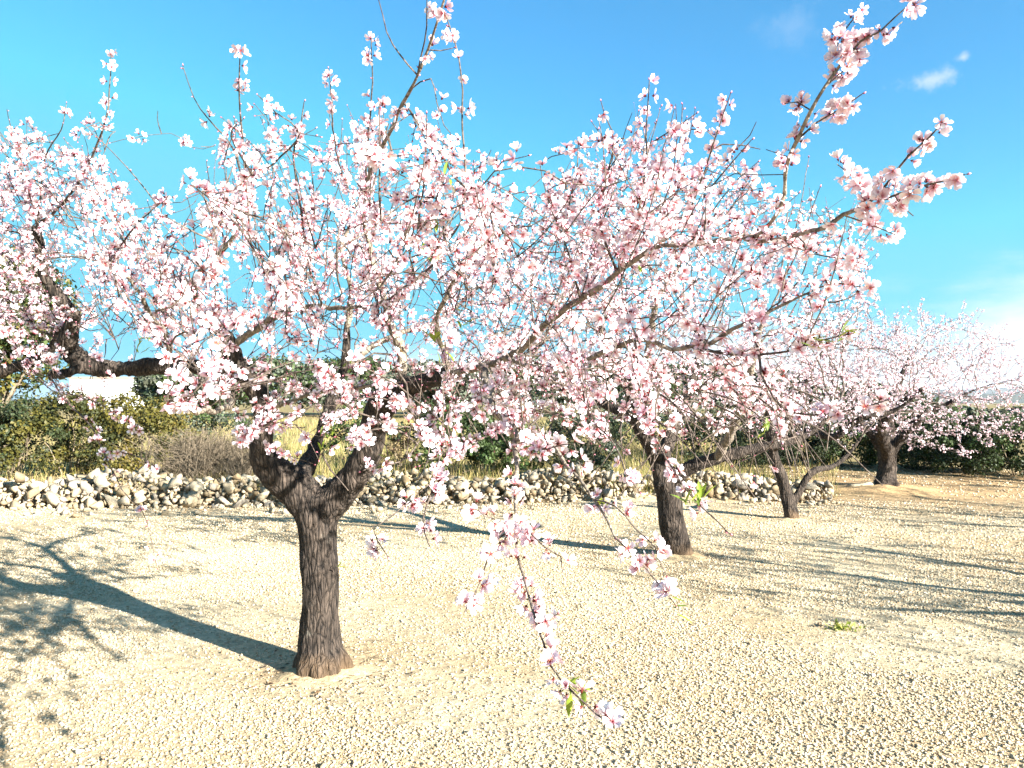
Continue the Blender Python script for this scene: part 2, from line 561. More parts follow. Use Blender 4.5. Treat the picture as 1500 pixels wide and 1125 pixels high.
# ------------------------------------------------------------------ ground and hills
def build_ground():
    def axis(lims, steps):
        out = []
        for (a, b), s in zip(lims, steps):
            out += list(np.arange(a, b, s))
        return np.array(out + [lims[-1][1]])
    xs = axis([(-6000, -600), (-600, -60), (-60, -14), (-14, 14), (14, 60), (60, 600), (600, 6000)], [900, 90, 6, 0.2, 6, 90, 900])
    ys = axis([(-600, -60), (-60, -4), (-4, 2), (2, 20), (20, 80), (80, 600), (600, 6000)], [180, 14, 1, 0.15, 2.5, 40, 600])
    X, Y = np.meshgrid(xs, ys)
    Z = np.vectorize(gz)(X, Y)
    nx, ny = len(xs), len(ys)
    V = np.stack([X.ravel(), Y.ravel(), Z.ravel()], 1)
    i = np.arange((ny - 1) * (nx - 1))
    r, c = i // (nx - 1), i % (nx - 1)
    a = r * nx + c
    F = np.stack([a, a + 1, a + nx + 1, a + nx], 1)
    o = link('ground', mesh_np('ground', V, F, M_GROUND, smooth=True))
    tag(o, kind='structure')


build_ground()


def build_hills():
    m, n, l, b = mat('hill_scrub')
    g = N(n, 'ShaderNodeNewGeometry')
    no = N(n, 'ShaderNodeTexNoise', ins={'Scale': 0.012, 'Detail': 7.0, 'Roughness': 0.7})
    l.new(g.outputs['Position'], no.inputs['Vector'])
    mr = N(n, 'ShaderNodeMapRange', clamp=True, ins={1: 0.4, 2: 0.62})
    l.new(no.outputs[0], mr.inputs[0])
    mx = N(n, 'ShaderNodeMix', data_type='RGBA', ins={6: (0.028, 0.042, 0.024, 1), 7: (0.10, 0.095, 0.06, 1)})
    l.new(mr.outputs[0], mx.inputs[0])
    l.new(mx.outputs[2], b.inputs['Base Color'])
    b.inputs['Roughness'].default_value = 1.0
    b.inputs['Specular IOR Level'].default_value = 0.0
    for k, (D, depth, hh, seed) in enumerate(((2300, 900, 46, 3), (4200, 1200, 105, 8))):
        nx, ny = 160, 14
        X = np.linspace(-3600, 4200, nx)
        V = []
        for j in range(ny):
            t = j / (ny - 1)
            for x in X:
                y = D + depth * t
                prof = math.sin(math.pi * min(1, t * 1.02)) ** 0.8
                h = hh * (0.62 + 0.55 * noise.noise(Vector((x * 0.0011 + seed, t * 0.4, 0))) + 0.16 * noise.noise(Vector((x * 0.006, t * 3, seed))))
                h *= 0.45 + 0.55 * sstep((x + 900) / 2600)
                V.append((x, y, max(0.5, h * prof) - 2 * (1 - prof) - 0.5 + 0.9))
        V = np.array(V)
        i = np.arange((ny - 1) * (nx - 1))
        r, c = i // (nx - 1), i % (nx - 1)
        a = r * nx + c
        F = np.stack([a, a + 1, a + nx + 1, a + nx], 1)
        tag(link('hills', mesh_np('hills', V, F, m, smooth=True)), kind='structure')


build_hills()

# ------------------------------------------------------------------ gravel: loose stones on the ground (geometry nodes instances)
def build_gravel():
    src = bpy.data.collections.new('gravel_source')      # never linked to the scene
    for k in range(8):
        V, F = hull_stone(100 + k, 12, (1, 0.82, 0.62), 0.22)
        me = mesh_np('gravel_stone', V, F, M_GRAVEL)
        src.objects.link(bpy.data.objects.new('gravel_stone', me))
    r = np.random.default_rng(21)
    P, S = [], []
    bands = [(2.6, 4.2, 6400, 0.0042, 0.0132), (4.2, 6.0, 4200, 0.0050, 0.0135), (6.0, 8.5, 1900, 0.0070, 0.0145),
             (8.5, 12.6, 520, 0.010, 0.020), (12.6, 18, 110, 0.012, 0.03)]
    for y0, y1, dens, s0, s1 in bands:
        w1 = y1 * 0.70 + 0.8
        n = int(dens * 2 * w1 * (y1 - y0))
        x = (r.random(n) * 2 - 1) * w1
        y = y0 + r.random(n) * (y1 - y0)
        keep = np.abs(x) < y * 0.69 + 0.5
        if y0 >= 12:
            keep &= x > 5.2
        x, y = x[keep], y[keep]
        # bare, trodden patches of fine soil
        nz = np.array([noise.noise(Vector((a * 0.55 + 9, b * 0.8, 1.3))) for a, b in zip(x, y)])
        left = np.clip((-x - 0.9 * 1) / 1.5, 0, 1) * np.clip((4.6 - y) / 1.2, 0, 1)
        keep = r.random(len(x)) > np.clip((nz - 0.12) * 3.0, 0, 0.75) + 0.6 * left
        x, y = x[keep], y[keep]
        s = s0 + (s1 - s0) * r.random(len(x)) ** 2.6
        s = np.where(r.random(len(x)) < 0.004, s * 1.9, s)
        z = np.array([gz(a, b) for a, b in zip(x, y)]) + s * 0.22
        P.append(np.stack([x, y, z], 1)); S.append(s)
    P = np.concatenate(P); S = np.concatenate(S)
    me = bpy.data.meshes.new('gravel')
    me.vertices.add(len(P))
    me.vertices.foreach_set('co', P.astype(np.float32).ravel())
    a = me.attributes.new('siz', 'FLOAT', 'POINT'); a.data.foreach_set('value', S.astype(np.float32))
    e = r.random((len(P), 3)) * np.array([0.9, 0.9, 6.28]) - np.array([0.45, 0.45, 0])
    a = me.attributes.new('rot', 'FLOAT_VECTOR', 'POINT'); a.data.foreach_set('vector', e.astype(np.float32).ravel())
    me.update()
    o = link('gravel', me)
    me.materials.append(M_GRAVEL)
    ng = bpy.data.node_groups.new('scatter_gravel', 'GeometryNodeTree')
    ng.interface.new_socket('Geometry', in_out='INPUT', socket_type='NodeSocketGeometry')
    ng.interface.new_socket('Geometry', in_out='OUTPUT', socket_type='NodeSocketGeometry')
    n, l = ng.nodes, ng.links
    gi, go = n.new('NodeGroupInput'), n.new('NodeGroupOutput')
    ci = n.new('GeometryNodeCollectionInfo')
    ci.inputs[0].default_value = src
    ci.inputs['Separate Children'].default_value = True
    ci.inputs['Reset Children'].default_value = True
    ip = n.new('GeometryNodeInstanceOnPoints')
    ip.inputs['Pick Instance'].default_value = True
    na = n.new('GeometryNodeInputNamedAttribute'); na.data_type = 'FLOAT'; na.inputs[0].default_value = 'siz'
    nr = n.new('GeometryNodeInputNamedAttribute'); nr.data_type = 'FLOAT_VECTOR'; nr.inputs[0].default_value = 'rot'
    er = n.new('FunctionNodeEulerToRotation')
    l.new(nr.outputs['Attribute'], er.inputs[0])
    l.new(gi.outputs[0], ip.inputs['Points'])
    l.new(ci.outputs[0], ip.inputs['Instance'])
    l.new(er.outputs[0], ip.inputs['Rotation'])
    l.new(na.outputs['Attribute'], ip.inputs['Scale'])
    l.new(ip.outputs[0], go.inputs[0])
    md = o.modifiers.new('scatter', 'NODES')
    md.node_group = ng
    tag(o, 'pale angular gravel covering the orchard floor', 'gravel', kind='stuff')
    print('gravel', len(P))


build_gravel()

# ------------------------------------------------------------------ dry stone wall
def build_wall():
    path = [(-30, 722, 12.0), (100, 722, 12.0), (250, 722, 12.1), (420, 720, 12.3), (600, 718, 12.5), (800, 716, 12.8), (960, 714, 13.2), (1100, 716, 13.0), (1215, 722, 12.6)]
    pts = []
    for px, py, d in path:
        p = at(px, py, d)
        pts.append((p.x, p.y, 0.0))
    line, _ = smooth_path(pts, [0] * len(pts), 0.25)
    seg = np.linalg.norm(np.diff(line, axis=0), axis=1)
    cum = np.concatenate([[0], np.cumsum(seg)])
    L = cum[-1]
    def along(s):
        i = min(len(seg) - 1, int(np.searchsorted(cum, s, side='right') - 1))
        i = max(i, 0)
        t = (s - cum[i]) / seg[i]
        p = line[i] * (1 - t) + line[i + 1] * t
        d = (line[i + 1] - line[i]) / seg[i]
        return p, d
    root = empty('dry_stone_wall', (float(line[0][0]), float(line[0][1]), 0))
    tag(root, 'long low tumbled wall of loose cream limestone rubble between the gravel and the bushes', 'stone wall')
    temps = []
    for k in range(12):
        V, F = hull_stone(300 + k, 12, (1, 0.6 + 0.3 * random.random(), 0.45 + 0.3 * random.random()), 0.38)
        temps.append((V, F, None))
    meshes = [mesh_np('stone', V, F, M_WALLST) for V, F, _ in temps]
    r = np.random.default_rng(5)
    stones = []
    s = 0.0
    while s < L:
        hgt = 0.36 + 0.16 * noise.noise(Vector((s * 0.7, 0, 4))) + 0.05 * noise.noise(Vector((s * 3, 0, 1)))
        hgt *= sstep((L - s) / 2.2) * 0.55 + 0.45
        hgt = max(0.15, hgt)
        p, d = along(s)
        nrm = np.array([d[1], -d[0], 0.0])   # towards the camera
        z = 0.0
        while z < hgt:
            size = 0.035 + 0.075 * r.random() ** 2.0
            if r.random() < 0.06: size = 0.13 + 0.05 * r.random()
            off = 0.34 - 0.30 * (z / hgt) + r.normal() * 0.025
            q = p + nrm * off + d * r.normal() * 0.05
            stones.append((q[0], q[1], gz(p[0], p[1] - 0.5) * 0.3 + z + size * 0.35, size, 1))
            if r.random() < 0.55:
                q2 = p + nrm * (off - 0.16) + d * r.normal() * 0.06
                stones.append((q2[0], q2[1], z + size * 0.4 + 0.02, size * 1.1, 0))
            z += size * (1.0 + 0.3 * r.random())
        for k in range(3):                   # rough top
            size = 0.05 + 0.08 * r.random() ** 1.5
            q = p + nrm * (-0.05 - 0.32 * r.random()) + d * r.normal() * 0.05
            stones.append((q[0], q[1], hgt - 0.03 + size * 0.3 + 0.03 * r.normal(), size, 1))
        for _ in range(int(r.integers(0, 4))):                 # fallen stones at the foot
            size = 0.018 + 0.07 * r.random() ** 2.5
            q = p + nrm * (0.38 + 0.9 * r.random() ** 2.2) + d * 0.05 * r.normal()
            stones.append((q[0], q[1], size * 0.35, size, 1))
        s += 0.066
    # core of rubble so nothing shows through
    s = 0
    while s < L:
        p, d = along(s)
        nrm = np.array([d[1], -d[0], 0.0])
        for k in range(3):
            q = p - nrm * 0.1 + nrm * 0.12 * r.normal()
            stones.append((q[0], q[1], 0.05 + 0.1 * k, 0.13, 0))
        s += 0.16
    # the few big blocks one can pick out in the photograph
    for px, py, sz in ((28, 700, 0.17), (47, 722, 0.12), (255, 708, 0.16), (290, 712, 0.14), (430, 712, 0.12), (1185, 712, 0.16), (1130, 706, 0.14)):
        dd = 11.75 if px < 500 else 12.6
        q = at(px, py, dd)
        stones.append((q.x, q.y, q.z, sz, 2))
    A = np.array(stones)
    px, py, d = proj(A[:, :3])
    vis = (px > -40) & (px < 1540)
    score = A[:, 3] / d + (A[:, 4] == 0) * -1 + (A[:, 4] == 2) * 1 + (~vis) * -1
    order = np.argsort(-score)
    top = order[:300]
    rest = order[300:]
    for i in top:
        me = meshes[int(r.integers(0, 12))]
        o = link('stone', me, root, A[i, :3])
        sz = A[i, 3]
        o.scale = (sz * (1.0 + 0.35 * r.random()), sz, sz * (0.85 + 0.2 * r.random()))
        o.rotation_euler = (r.normal() * 0.5, r.normal() * 0.5, r.random() * 6.28)
    n = len(rest)
    rot = rotmats(n, r)
    t2 = [(V, F, np.ones((len(V), 3))) for V, F, _ in temps]
    cm = np.repeat(r.random((n, 1)), 3, 1)
    V, F, C = scatter(t2, A[rest, :3], rot, A[rest, 3], r, cm)
    o = link('rubble', mesh_np('rubble', V, F, M_WALLST2, C), root)
    tag(o, kind='stuff')
    print('wall stones', len(A))


build_wall()

# ------------------------------------------------------------------ blossom templates
PINK_CORE = np.array([0.50, 0.05, 0.11])
PINK_MID = np.array([0.80, 0.63, 0.65])
WHITE_TIP = np.array([0.85, 0.81, 0.81])
CALYX = np.array([0.13, 0.026, 0.018])


def flower_hi(seed, openness):
    r = np.random.default_rng(seed)
    V, F, C = [], [], []
    for k in range(5):
        a = k * 2 * math.pi / 5 + r.normal() * 0.07
        el = openness + r.normal() * 0.13        # elevation of petal (0 flat, 1.2 closed)
        tw = r.normal() * 0.15
        ln = 1.0 + r.normal() * 0.05
        prof = [(0.10, 0.0, 0.0), (0.42, 0.22, 0.03), (0.78, 0.35, 0.10), (1.0, 0.20, 0.19)]
        base = len(V)
        def put(rad, w, up, c):
            x, y, z = rad * ln, w, up + 0.16 * w * w * 4 * 0.3
            # tilt
            X = x * math.cos(el) - z * math.sin(el)
            Z = x * math.sin(el) + z * math.cos(el) + tw * w * 0.6
            V.append((X * math.cos(a) - y * math.sin(a), X * math.sin(a) + y * math.cos(a), Z)); C.append(c)
        put(0.08, 0, 0, PINK_CORE)
        for j, (rd, w, up) in enumerate(prof[1:]):
            c = (PINK_MID if j == 0 else WHITE_TIP * (1 if j == 1 else 0.99)) * (1 + r.normal() * 0.02)
            put(rd, -w, up + 0.06, c)
            put(rd * (0.93 if j == 2 else 1.0), 0, up - 0.03, c if j else PINK_MID * 0.96)
            put(rd, w, up + 0.06, c)
        b = base
        F += [(b, b + 2, b + 1), (b, b + 3, b + 2)]
        for j in range(2):
            o = b + 1 + 3 * j
            F += [(o, o + 1, o + 4), (o, o + 4, o + 3), (o + 1, o + 2, o + 5), (o + 1, o + 5, o + 4)]
    # calyx cup below with sepals
    b = len(V)
    V.append((0, 0, -0.34)); C.append(CALYX * 0.8)
    for k in range(5):
        a = k * 2 * math.pi / 5 + 0.6
        V.append((0.13 * math.cos(a), 0.13 * math.sin(a), -0.02)); C.append(CALYX)
    for k in range(5):
        F.append((b, b + 1 + (k + 1) % 5, b + 1 + k))
    for k in range(5):
        a = k * 2 * math.pi / 5 + 0.6
        b = len(V)
        V += [(0.12 * math.cos(a - .4), 0.12 * math.sin(a - .4), -0.03), (0.12 * math.cos(a + .4), 0.12 * math.sin(a + .4), -0.03), (0.36 * math.cos(a), 0.36 * math.sin(a), -0.10)]
        C += [CALYX * 1.4] * 3
        F.append((b, b + 1, b + 2))
    # stamens
    for k in range(14):
        a = r.random() * 6.28
        t = 0.15 + 0.35 * r.random()
        h = 0.38 + 0.15 * r.random()
        b = len(V)
        c, s = math.cos(a), math.sin(a)
        V += [(0.03 * c - 0.012 * s, 0.03 * s + 0.012 * c, 0.02), (0.03 * c + 0.012 * s, 0.03 * s - 0.012 * c, 0.02), (t * c * 0.9, t * s * 0.9, h)]
        C += [np.array([0.55, 0.10, 0.16])] * 2 + [np.array([0.62, 0.40, 0.12])]
        F.append((b, b + 1, b + 2))
        b = len(V)
        e = 0.035
        V += [(t * c * 0.9 + e, t * s * 0.9, h), (t * c * 0.9 - e, t * s * 0.9 + e, h + 0.01), (t * c * 0.9, t * s * 0.9 - e, h + 0.03)]
        C += [np.array([0.66, 0.42, 0.12])] * 3
        F.append((b, b + 1, b + 2))
    return np.array(V), np.array(F), np.array(C)


def flower_mid(seed, openness):
    r = np.random.default_rng(seed)
    V, F, C = [], [], []
    for k in range(5):
        a = k * 2 * math.pi / 5 + r.normal() * 0.09
        el = openness + r.normal() * 0.16
        b = len(V)
        for (rd, w, up, c) in ((0.07, 0, 0, PINK_CORE), (0.66, -0.32, 0.10, PINK_MID * 0.4 + WHITE_TIP * 0.6), (0.5, 0, 0.02, PINK_MID), (0.66, 0.32, 0.10, PINK_MID * 0.4 + WHITE_TIP * 0.6), (1.0, -0.22, 0.2, WHITE_TIP), (0.98, 0.22, 0.2, WHITE_TIP)):
            X = rd * math.cos(el) - up * math.sin(el)
            Z = rd * math.sin(el) + up * math.cos(el)
            V.append((X * math.cos(a) - w * math.sin(a), X * math.sin(a) + w * math.cos(a), Z)); C.append(c)
        F += [(b, b + 2, b + 1), (b, b + 3, b + 2), (b + 1, b + 2, b + 4), (b + 2, b + 5, b + 4), (b + 2, b + 3, b + 5)]
    b = len(V)
    V.append((0, 0, -0.34)); C.append(CALYX * 0.8)
    for k in range(3):
        a = k * 2.094
        V.append((0.26 * math.cos(a), 0.26 * math.sin(a), -0.02)); C.append(CALYX * 1.2)
    F += [(b, b + 2, b + 1), (b, b + 3, b + 2), (b, b + 1, b + 3)]
    for k in range(4):
        a = k * 1.57 + r.random()
        b = len(V)
        V += [(0.05, 0, 0.02), (-0.05, 0.03, 0.02), (0.35 * math.cos(a), 0.35 * math.sin(a), 0.42)]
        C += [np.array([0.6, 0.12, 0.16])] * 2 + [np.array([0.66, 0.38, 0.14])]
        F.append((b, b + 1, b + 2))
    return np.array(V), np.array(F), np.array(C)


def flower_lo(seed, openness):
    r = np.random.default_rng(seed)
    V, F, C = [], [], []
    for k in range(5):
        a = k * 2 * math.pi / 5 + r.normal() * 0.1
        el = openness + r.normal() * 0.2
        b = len(V)
        for (rd, w, up, c) in ((0.05, 0, 0, PINK_CORE * 0.7 + PINK_MID * 0.3), (0.66, -0.33, 0.1, WHITE_TIP * 0.85 + PINK_MID * 0.15), (0.66, 0.33, 0.1, WHITE_TIP * 0.85 + PINK_MID * 0.15), (1.0, 0.0, 0.2, WHITE_TIP)):
            X = rd * math.cos(el) - up * math.sin(el)
            Z = rd * math.sin(el) + up * math.cos(el)
            V.append((X * math.cos(a) - w * math.sin(a), X * math.sin(a) + w * math.cos(a), Z)); C.append(c)
        F += [(b, b + 2, b + 1), (b + 1, b + 2, b + 3)]
    b = len(V)
    V += [(0, 0, -0.38), (0.28, 0, 0.0), (-0.14, 0.24, 0.0), (-0.14, -0.24, 0.0)]
    C += [CALYX] * 4
    F += [(b, b + 2, b + 1), (b, b + 3, b + 2), (b, b + 1, b + 3)]
    return np.array(V), np.array(F), np.array(C)


def bud(seed):
    V = [(0, 0, 0)] + [(0.11 * math.cos(a), 0.11 * math.sin(a), 0.22) for a in (0, 2.09, 4.18)] + [(0.15 * math.cos(a), 0.15 * math.sin(a), 0.42) for a in (0.5, 2.6, 4.7)] + [(0, 0, 0.66)]
    C = [CALYX] * 4 + [np.array([0.62, 0.22, 0.30])] * 3 + [np.array([0.75, 0.42, 0.5])]
    F = [(0, 2, 1), (0, 3, 2), (0, 1, 3), (1, 2, 4), (2, 5, 4), (2, 3, 5), (3, 6, 5), (3, 1, 6), (1, 4, 6), (4, 5, 7), (5, 6, 7), (6, 4, 7)]
    return np.array(V, float), np.array(F), np.array(C)


OPEN = (0.12, 0.30, 0.55, 0.95)
T_HI = [flower_hi(k, OPEN[k % 4]) for k in range(6)]
T_MID = [flower_mid(k, OPEN[k % 4]) for k in range(6)]
T_LO = [flower_lo(k, OPEN[k % 4]) for k in range(4)]
T_BUD = [bud(0)]
T_HI += [flower_hi(9, 0.2), flower_hi(10, 0.75)]
ME_HI = [mesh_np('blossom', V, F, M_PETAL, C, smooth=True) for V, F, C in T_HI]

# a young almond leaf, folded along the midrib
LEAF_V = np.array([(0, 0, 0), (0.35, 0.13, 0.05), (0.7, 0.12, 0.03), (1.0, 0, -0.08), (0.7, -0.12, 0.03), (0.35, -0.13, 0.05), (0.35, 0, 0.0), (0.7, 0, -0.03)], float)
LEAF_F = np.array([(0, 6, 1), (0, 5, 6), (1, 6, 7), (1, 7, 2), (5, 7, 6), (5, 4, 7), (2, 7, 3), (4, 3, 7)])
ME_LEAF = [mesh_np('leaf', LEAF_V, LEAF_F, M_LEAF, np.tile(np.array(c), (8, 1))) for c in ((0.22, 0.30, 0.035), (0.30, 0.36, 0.05), (0.16, 0.24, 0.04))]


# ------------------------------------------------------------------ tree growth
class Tree:
    def __init__(self, seed):
        self.P, self.par, self.rad = [], [], []
        self.lines = []          # (kind, node indices)
        self.r = np.random.default_rng(seed)
        self.extra = []          # shoots: (pts, radii)
        self.buds = []

    def nearest(self, p):
        A = np.array(self.P)
        return int(np.argmin(np.linalg.norm(A - np.array(p), axis=1)))

    def line(self, kind, pts, r0, r1, step=0.08, power=1.0, radii=None, attach=True):
        n = len(pts)
        if radii is None:
            radii = [r0 + (r1 - r0) * (i / (n - 1)) ** power for i in range(n)]
        pts = [np.array(p, float) for p in pts]
        start = -1
        if self.P and attach:
            start = self.nearest(pts[0])
            pts[0] = np.array(self.P[start])
        path, rr = smooth_path(pts, radii, step)
        if kind != 'T':
            w = self.r.normal(size=path.shape) * min(0.006, radii[-1] * 0.8)
            w[0] = 0
            path = path + w
        ids = []
        if start >= 0:
            ids.append(start)
            path, rr2 = path[1:], rr[1:]
        else:
            rr2 = rr
        prev = start
        for p, q in zip(path, rr2):
            self.P.append(p); self.par.append(prev); self.rad.append(q)
            prev = len(self.P) - 1
            ids.append(prev)
        self.lines.append((kind, ids, float(rr[0])))
        return ids

    def colonize(self, attr, step=0.075, influence=0.9, kill=0.11, iters=70, trop=(0, 0, 0.12), seeds_min_z=0.0, jitter=0.25, max_nodes=9000, tip=0.0018):
        attr = [Vector(a) for a in attr]
        alive = list(range(len(attr)))
        trop = Vector(trop)
        ns = len(self.P)
        self.nsk = ns
        for it in range(iters):
            kd = kdtree.KDTree(len(self.P))
            for i, p in enumerate(self.P):
                if i >= ns or p[2] > seeds_min_z:
                    kd.insert(p, i)
            kd.balance()
            acc = {}
            nxt = []
            for a in alive:
                co, i, d = kd.find(attr[a])
                if d < kill: continue
                nxt.append(a)
                if d < influence or it < 2:
                    v = (attr[a] - co) / d
                    acc.setdefault(i, []).append(v)
            alive = nxt
            if not acc or len(self.P) > max_nodes: break
            for i, vs in acc.items():
                v = Vector((0, 0, 0))
                for q in vs: v += q
                if v.length < 1e-3: continue
                v.normalize()
                if self.par[i] >= 0:
                    back = Vector(self.P[i]) - Vector(self.P[self.par[i]])
                    if back.length > 1e-4: v = v + back.normalized() * 0.55
                j = self.r.normal(size=3) * jitter
                v = (v + trop + Vector(j)).normalized() * step
                self.P.append(np.array(Vector(self.P[i]) + v)); self.par.append(i); self.rad.append(0.0)
        n = len(self.P)
        self.kids = [[] for _ in range(n)]
        for i in range(n):
            if self.par[i] >= 0: self.kids[self.par[i]].append(i)
        e = 2.25
        acc = np.zeros(n)
        for i in range(n - 1, ns - 1, -1):
            if acc[i] == 0: acc[i] = tip ** e
            p = self.par[i]
            acc[p] += acc[i]
            self.rad[i] = min(acc[i] ** (1 / e), 0.024)
        # chains of grown nodes
        self.chains = []
        used = set()
        for i in range(ns, n):
            p = self.par[i]
            sib = [k for k in self.kids[p] if k >= ns]
            main = max(sib, key=lambda k: self.rad[k])
            if p >= ns and i == main: continue
            ch = [p, i]
            c = i
            while True:
                ks = [k for k in self.kids[c] if k >= ns]
                if not ks: break
                c = max(ks, key=lambda k: self.rad[k])
                ch.append(c)
            self.chains.append(ch)

    def shoots(self, count, lmin, lmax, upness, origin, cond=None, seg=0.06):
        """straight young shoots from thin wood"""
        cand = [i for i in range(len(self.P)) if self.rad[i] < 0.012 and (cond is None or cond(self.P[i]))]
        if not cand: return
        for _ in range(count):
            i = cand[int(self.r.integers(0, len(cand)))]
            p = np.array(self.P[i])
            out = p - np.array(origin)
            out /= np.linalg.norm(out) + 1e-6
            d = out * 0.8 + np.array([0, 0, upness]) + self.r.normal(size=3) * 0.35
            d /= np.linalg.norm(d)
            L = lmin + (lmax - lmin) * self.r.random() ** 1.5
            n = max(3, int(L / seg))
            pts = [p]
            bend = self.r.normal(size=3) * 0.05 + np.array([0, 0, 0.03])
            for k in range(n):
                d = d + bend + self.r.normal(size=3) * 0.05
                d /= np.linalg.norm(d)
                pts.append(pts[-1] + d * (L / n))
            r0 = min(0.0045, self.rad[i] + 0.0012, 0.0015 + L * 0.006)
            rr = np.linspace(r0, 0.0013, len(pts))
            self.extra.append((np.array(pts), rr))


def voxel_trunk(name, chains, voxel, material, rough=0.010, seed=0):
    """trunk and main limbs fused into one skin, with furrowed relief"""
    V, F = tubes(chains, lambda r: 14)
    # cap ends
    me = bpy.data.meshes.new(name)
    faces = [tuple(f) for f in F]
    base = 0
    for pts, rad in chains:
        n = len(pts)
        faces.append(tuple(range(base, base + 14))[::-1])
        faces.append(tuple(range(base + (n - 1) * 14, base + n * 14)))
        base += n * 14
    me.from_pydata([tuple(v) for v in V], [], faces)
    o = bpy.data.objects.new(name, me)
    COL.objects.link(o)
    md = o.modifiers.new('r', 'REMESH'); md.mode = 'VOXEL'; md.voxel_size = voxel; md.use_smooth_shade = True
    sm = o.modifiers.new('s', 'SMOOTH'); sm.iterations = 4; sm.factor = 0.5
    dg = bpy.context.evaluated_depsgraph_get()
    dg.update()
    me2 = bpy.data.meshes.new_from_object(o.evaluated_get(dg))
    bpy.data.objects.remove(o)
    me2.name = name
    nv = len(me2.vertices)
    co = np.zeros(nv * 3, np.float32); me2.vertices.foreach_get('co', co); co = co.reshape(-1, 3)
    no = np.zeros(nv * 3, np.float32); me2.vertex_normals.foreach_get('vector', no); no = no.reshape(-1, 3)
    for i in range(nv):
        x, y, z = co[i]
        a = noise.noise(Vector((x * 22 + seed, y * 22, z * 3.2)))
        b = noise.noise(Vector((x * 55, y * 55, z * 9 + seed)))
        c = noise.noise(Vector((x * 5, y * 5, z * 4 + seed)))
        co[i] += no[i] * (rough * (0.9 * (1 - 2.2 * abs(a))) + rough * 0.5 * b + rough * 1.4 * c)
    me2.vertices.foreach_set('co', co.ravel())
    me2.polygons.foreach_set('use_smooth', np.ones(len(me2.polygons), dtype=bool))
    me2.materials.clear()
    me2.materials.append(material)
    me2.update()
    return me2


def place_blossoms(T, spacing, cover, scale, seed, noise_f=1.3, taper_r=0.0075, extra_cover=1.0, cond=None):
    """positions, outward directions and sizes of blossoms along thin wood"""
    r = np.random.default_rng(seed)
    segs = []
    for ch in T.chains:
        pts = np.array([T.P[i] for i in ch]); rr = np.array([T.rad[i] for i in ch]); rr[0] = rr[1] if len(rr) > 1 else rr[0]
        segs.append((pts, rr, 0))
    for pts, rr in T.extra: segs.append((pts, rr, 1))
    for kind, ids, _ in T.lines:
        if kind in 'tuB':
            segs.append((np.array([T.P[i] for i in ids]), np.array([T.rad[i] for i in ids]) * (0.75 if kind == 'B' else 1), {'t': 2, 'u': 3, 'B': 4}[kind]))
    pos, dirs, bp, bd = [], [], [], []
    for pts, rr, typ in segs:
        n = len(pts)
        bare = 0 if typ != 1 else r.random() * 0.35
        for k in range(n - 1):
            if rr[k] > taper_r: continue
            a, b = pts[k], pts[k + 1]
            L = np.linalg.norm(b - a)
            ax = (b - a) / (L + 1e-9)
            m = L / spacing * (1.9 if typ == 2 and a[0] > 0.75 and a[2] > 1.9 else 1.0)
            cnt = int(m) + (1 if r.random() < m - int(m) else 0)
            for _ in range(cnt):
                p = a + (b - a) * r.random()
                nv = noise.noise(Vector(p * noise_f * 2.2)) + 0.9 * noise.noise(Vector(p * noise_f * 6))
                cv = {0: cover, 1: cover * extra_cover, 2: 0.85 if p[0] < 0.6 or p[2] < 1.6 else 1.7, 3: 0.3, 4: 0.5}[typ]
                if typ == 1 and k / n > 1 - bare * 0.5: cv *= 0.4
                if cond is not None: cv *= cond(p)
                if r.random() > cv + nv * (0.9 if typ != 2 else 1.2): 
                    if r.random() < 0.34:
                        h = r.normal(size=3); h -= ax * np.dot(h, ax); bp.append(p); bd.append(h + ax * 0.8)
                    continue
                for _ in range(1 + int(r.random() < 0.5) + int(r.random() < 0.2)):
                    h = r.normal(size=3)
                    h -= ax * np.dot(h, ax)
                    h /= np.linalg.norm(h) + 1e-9
                    d = h + ax * 0.25 * r.normal() + np.array([0, 0, 0.15])
                    d /= np.linalg.norm(d)
                    pos.append(p + d * (0.010 + 0.010 * r.random()) * scale / 0.022); dirs.append(d + r.normal(size=3) * 0.25)
        if r.random() < 0.75 and rr[-1] < 0.004:
            bp.append(pts[-1]); bd.append(pts[-1] - pts[-2] + r.normal(size=3) * 0.01)
    pos, dirs = np.array(pos), np.array(dirs)
    siz = scale * (0.70 + 0.46 * r.random(len(pos)))
    return pos, dirs, siz, np.array(bp), np.array(bd)


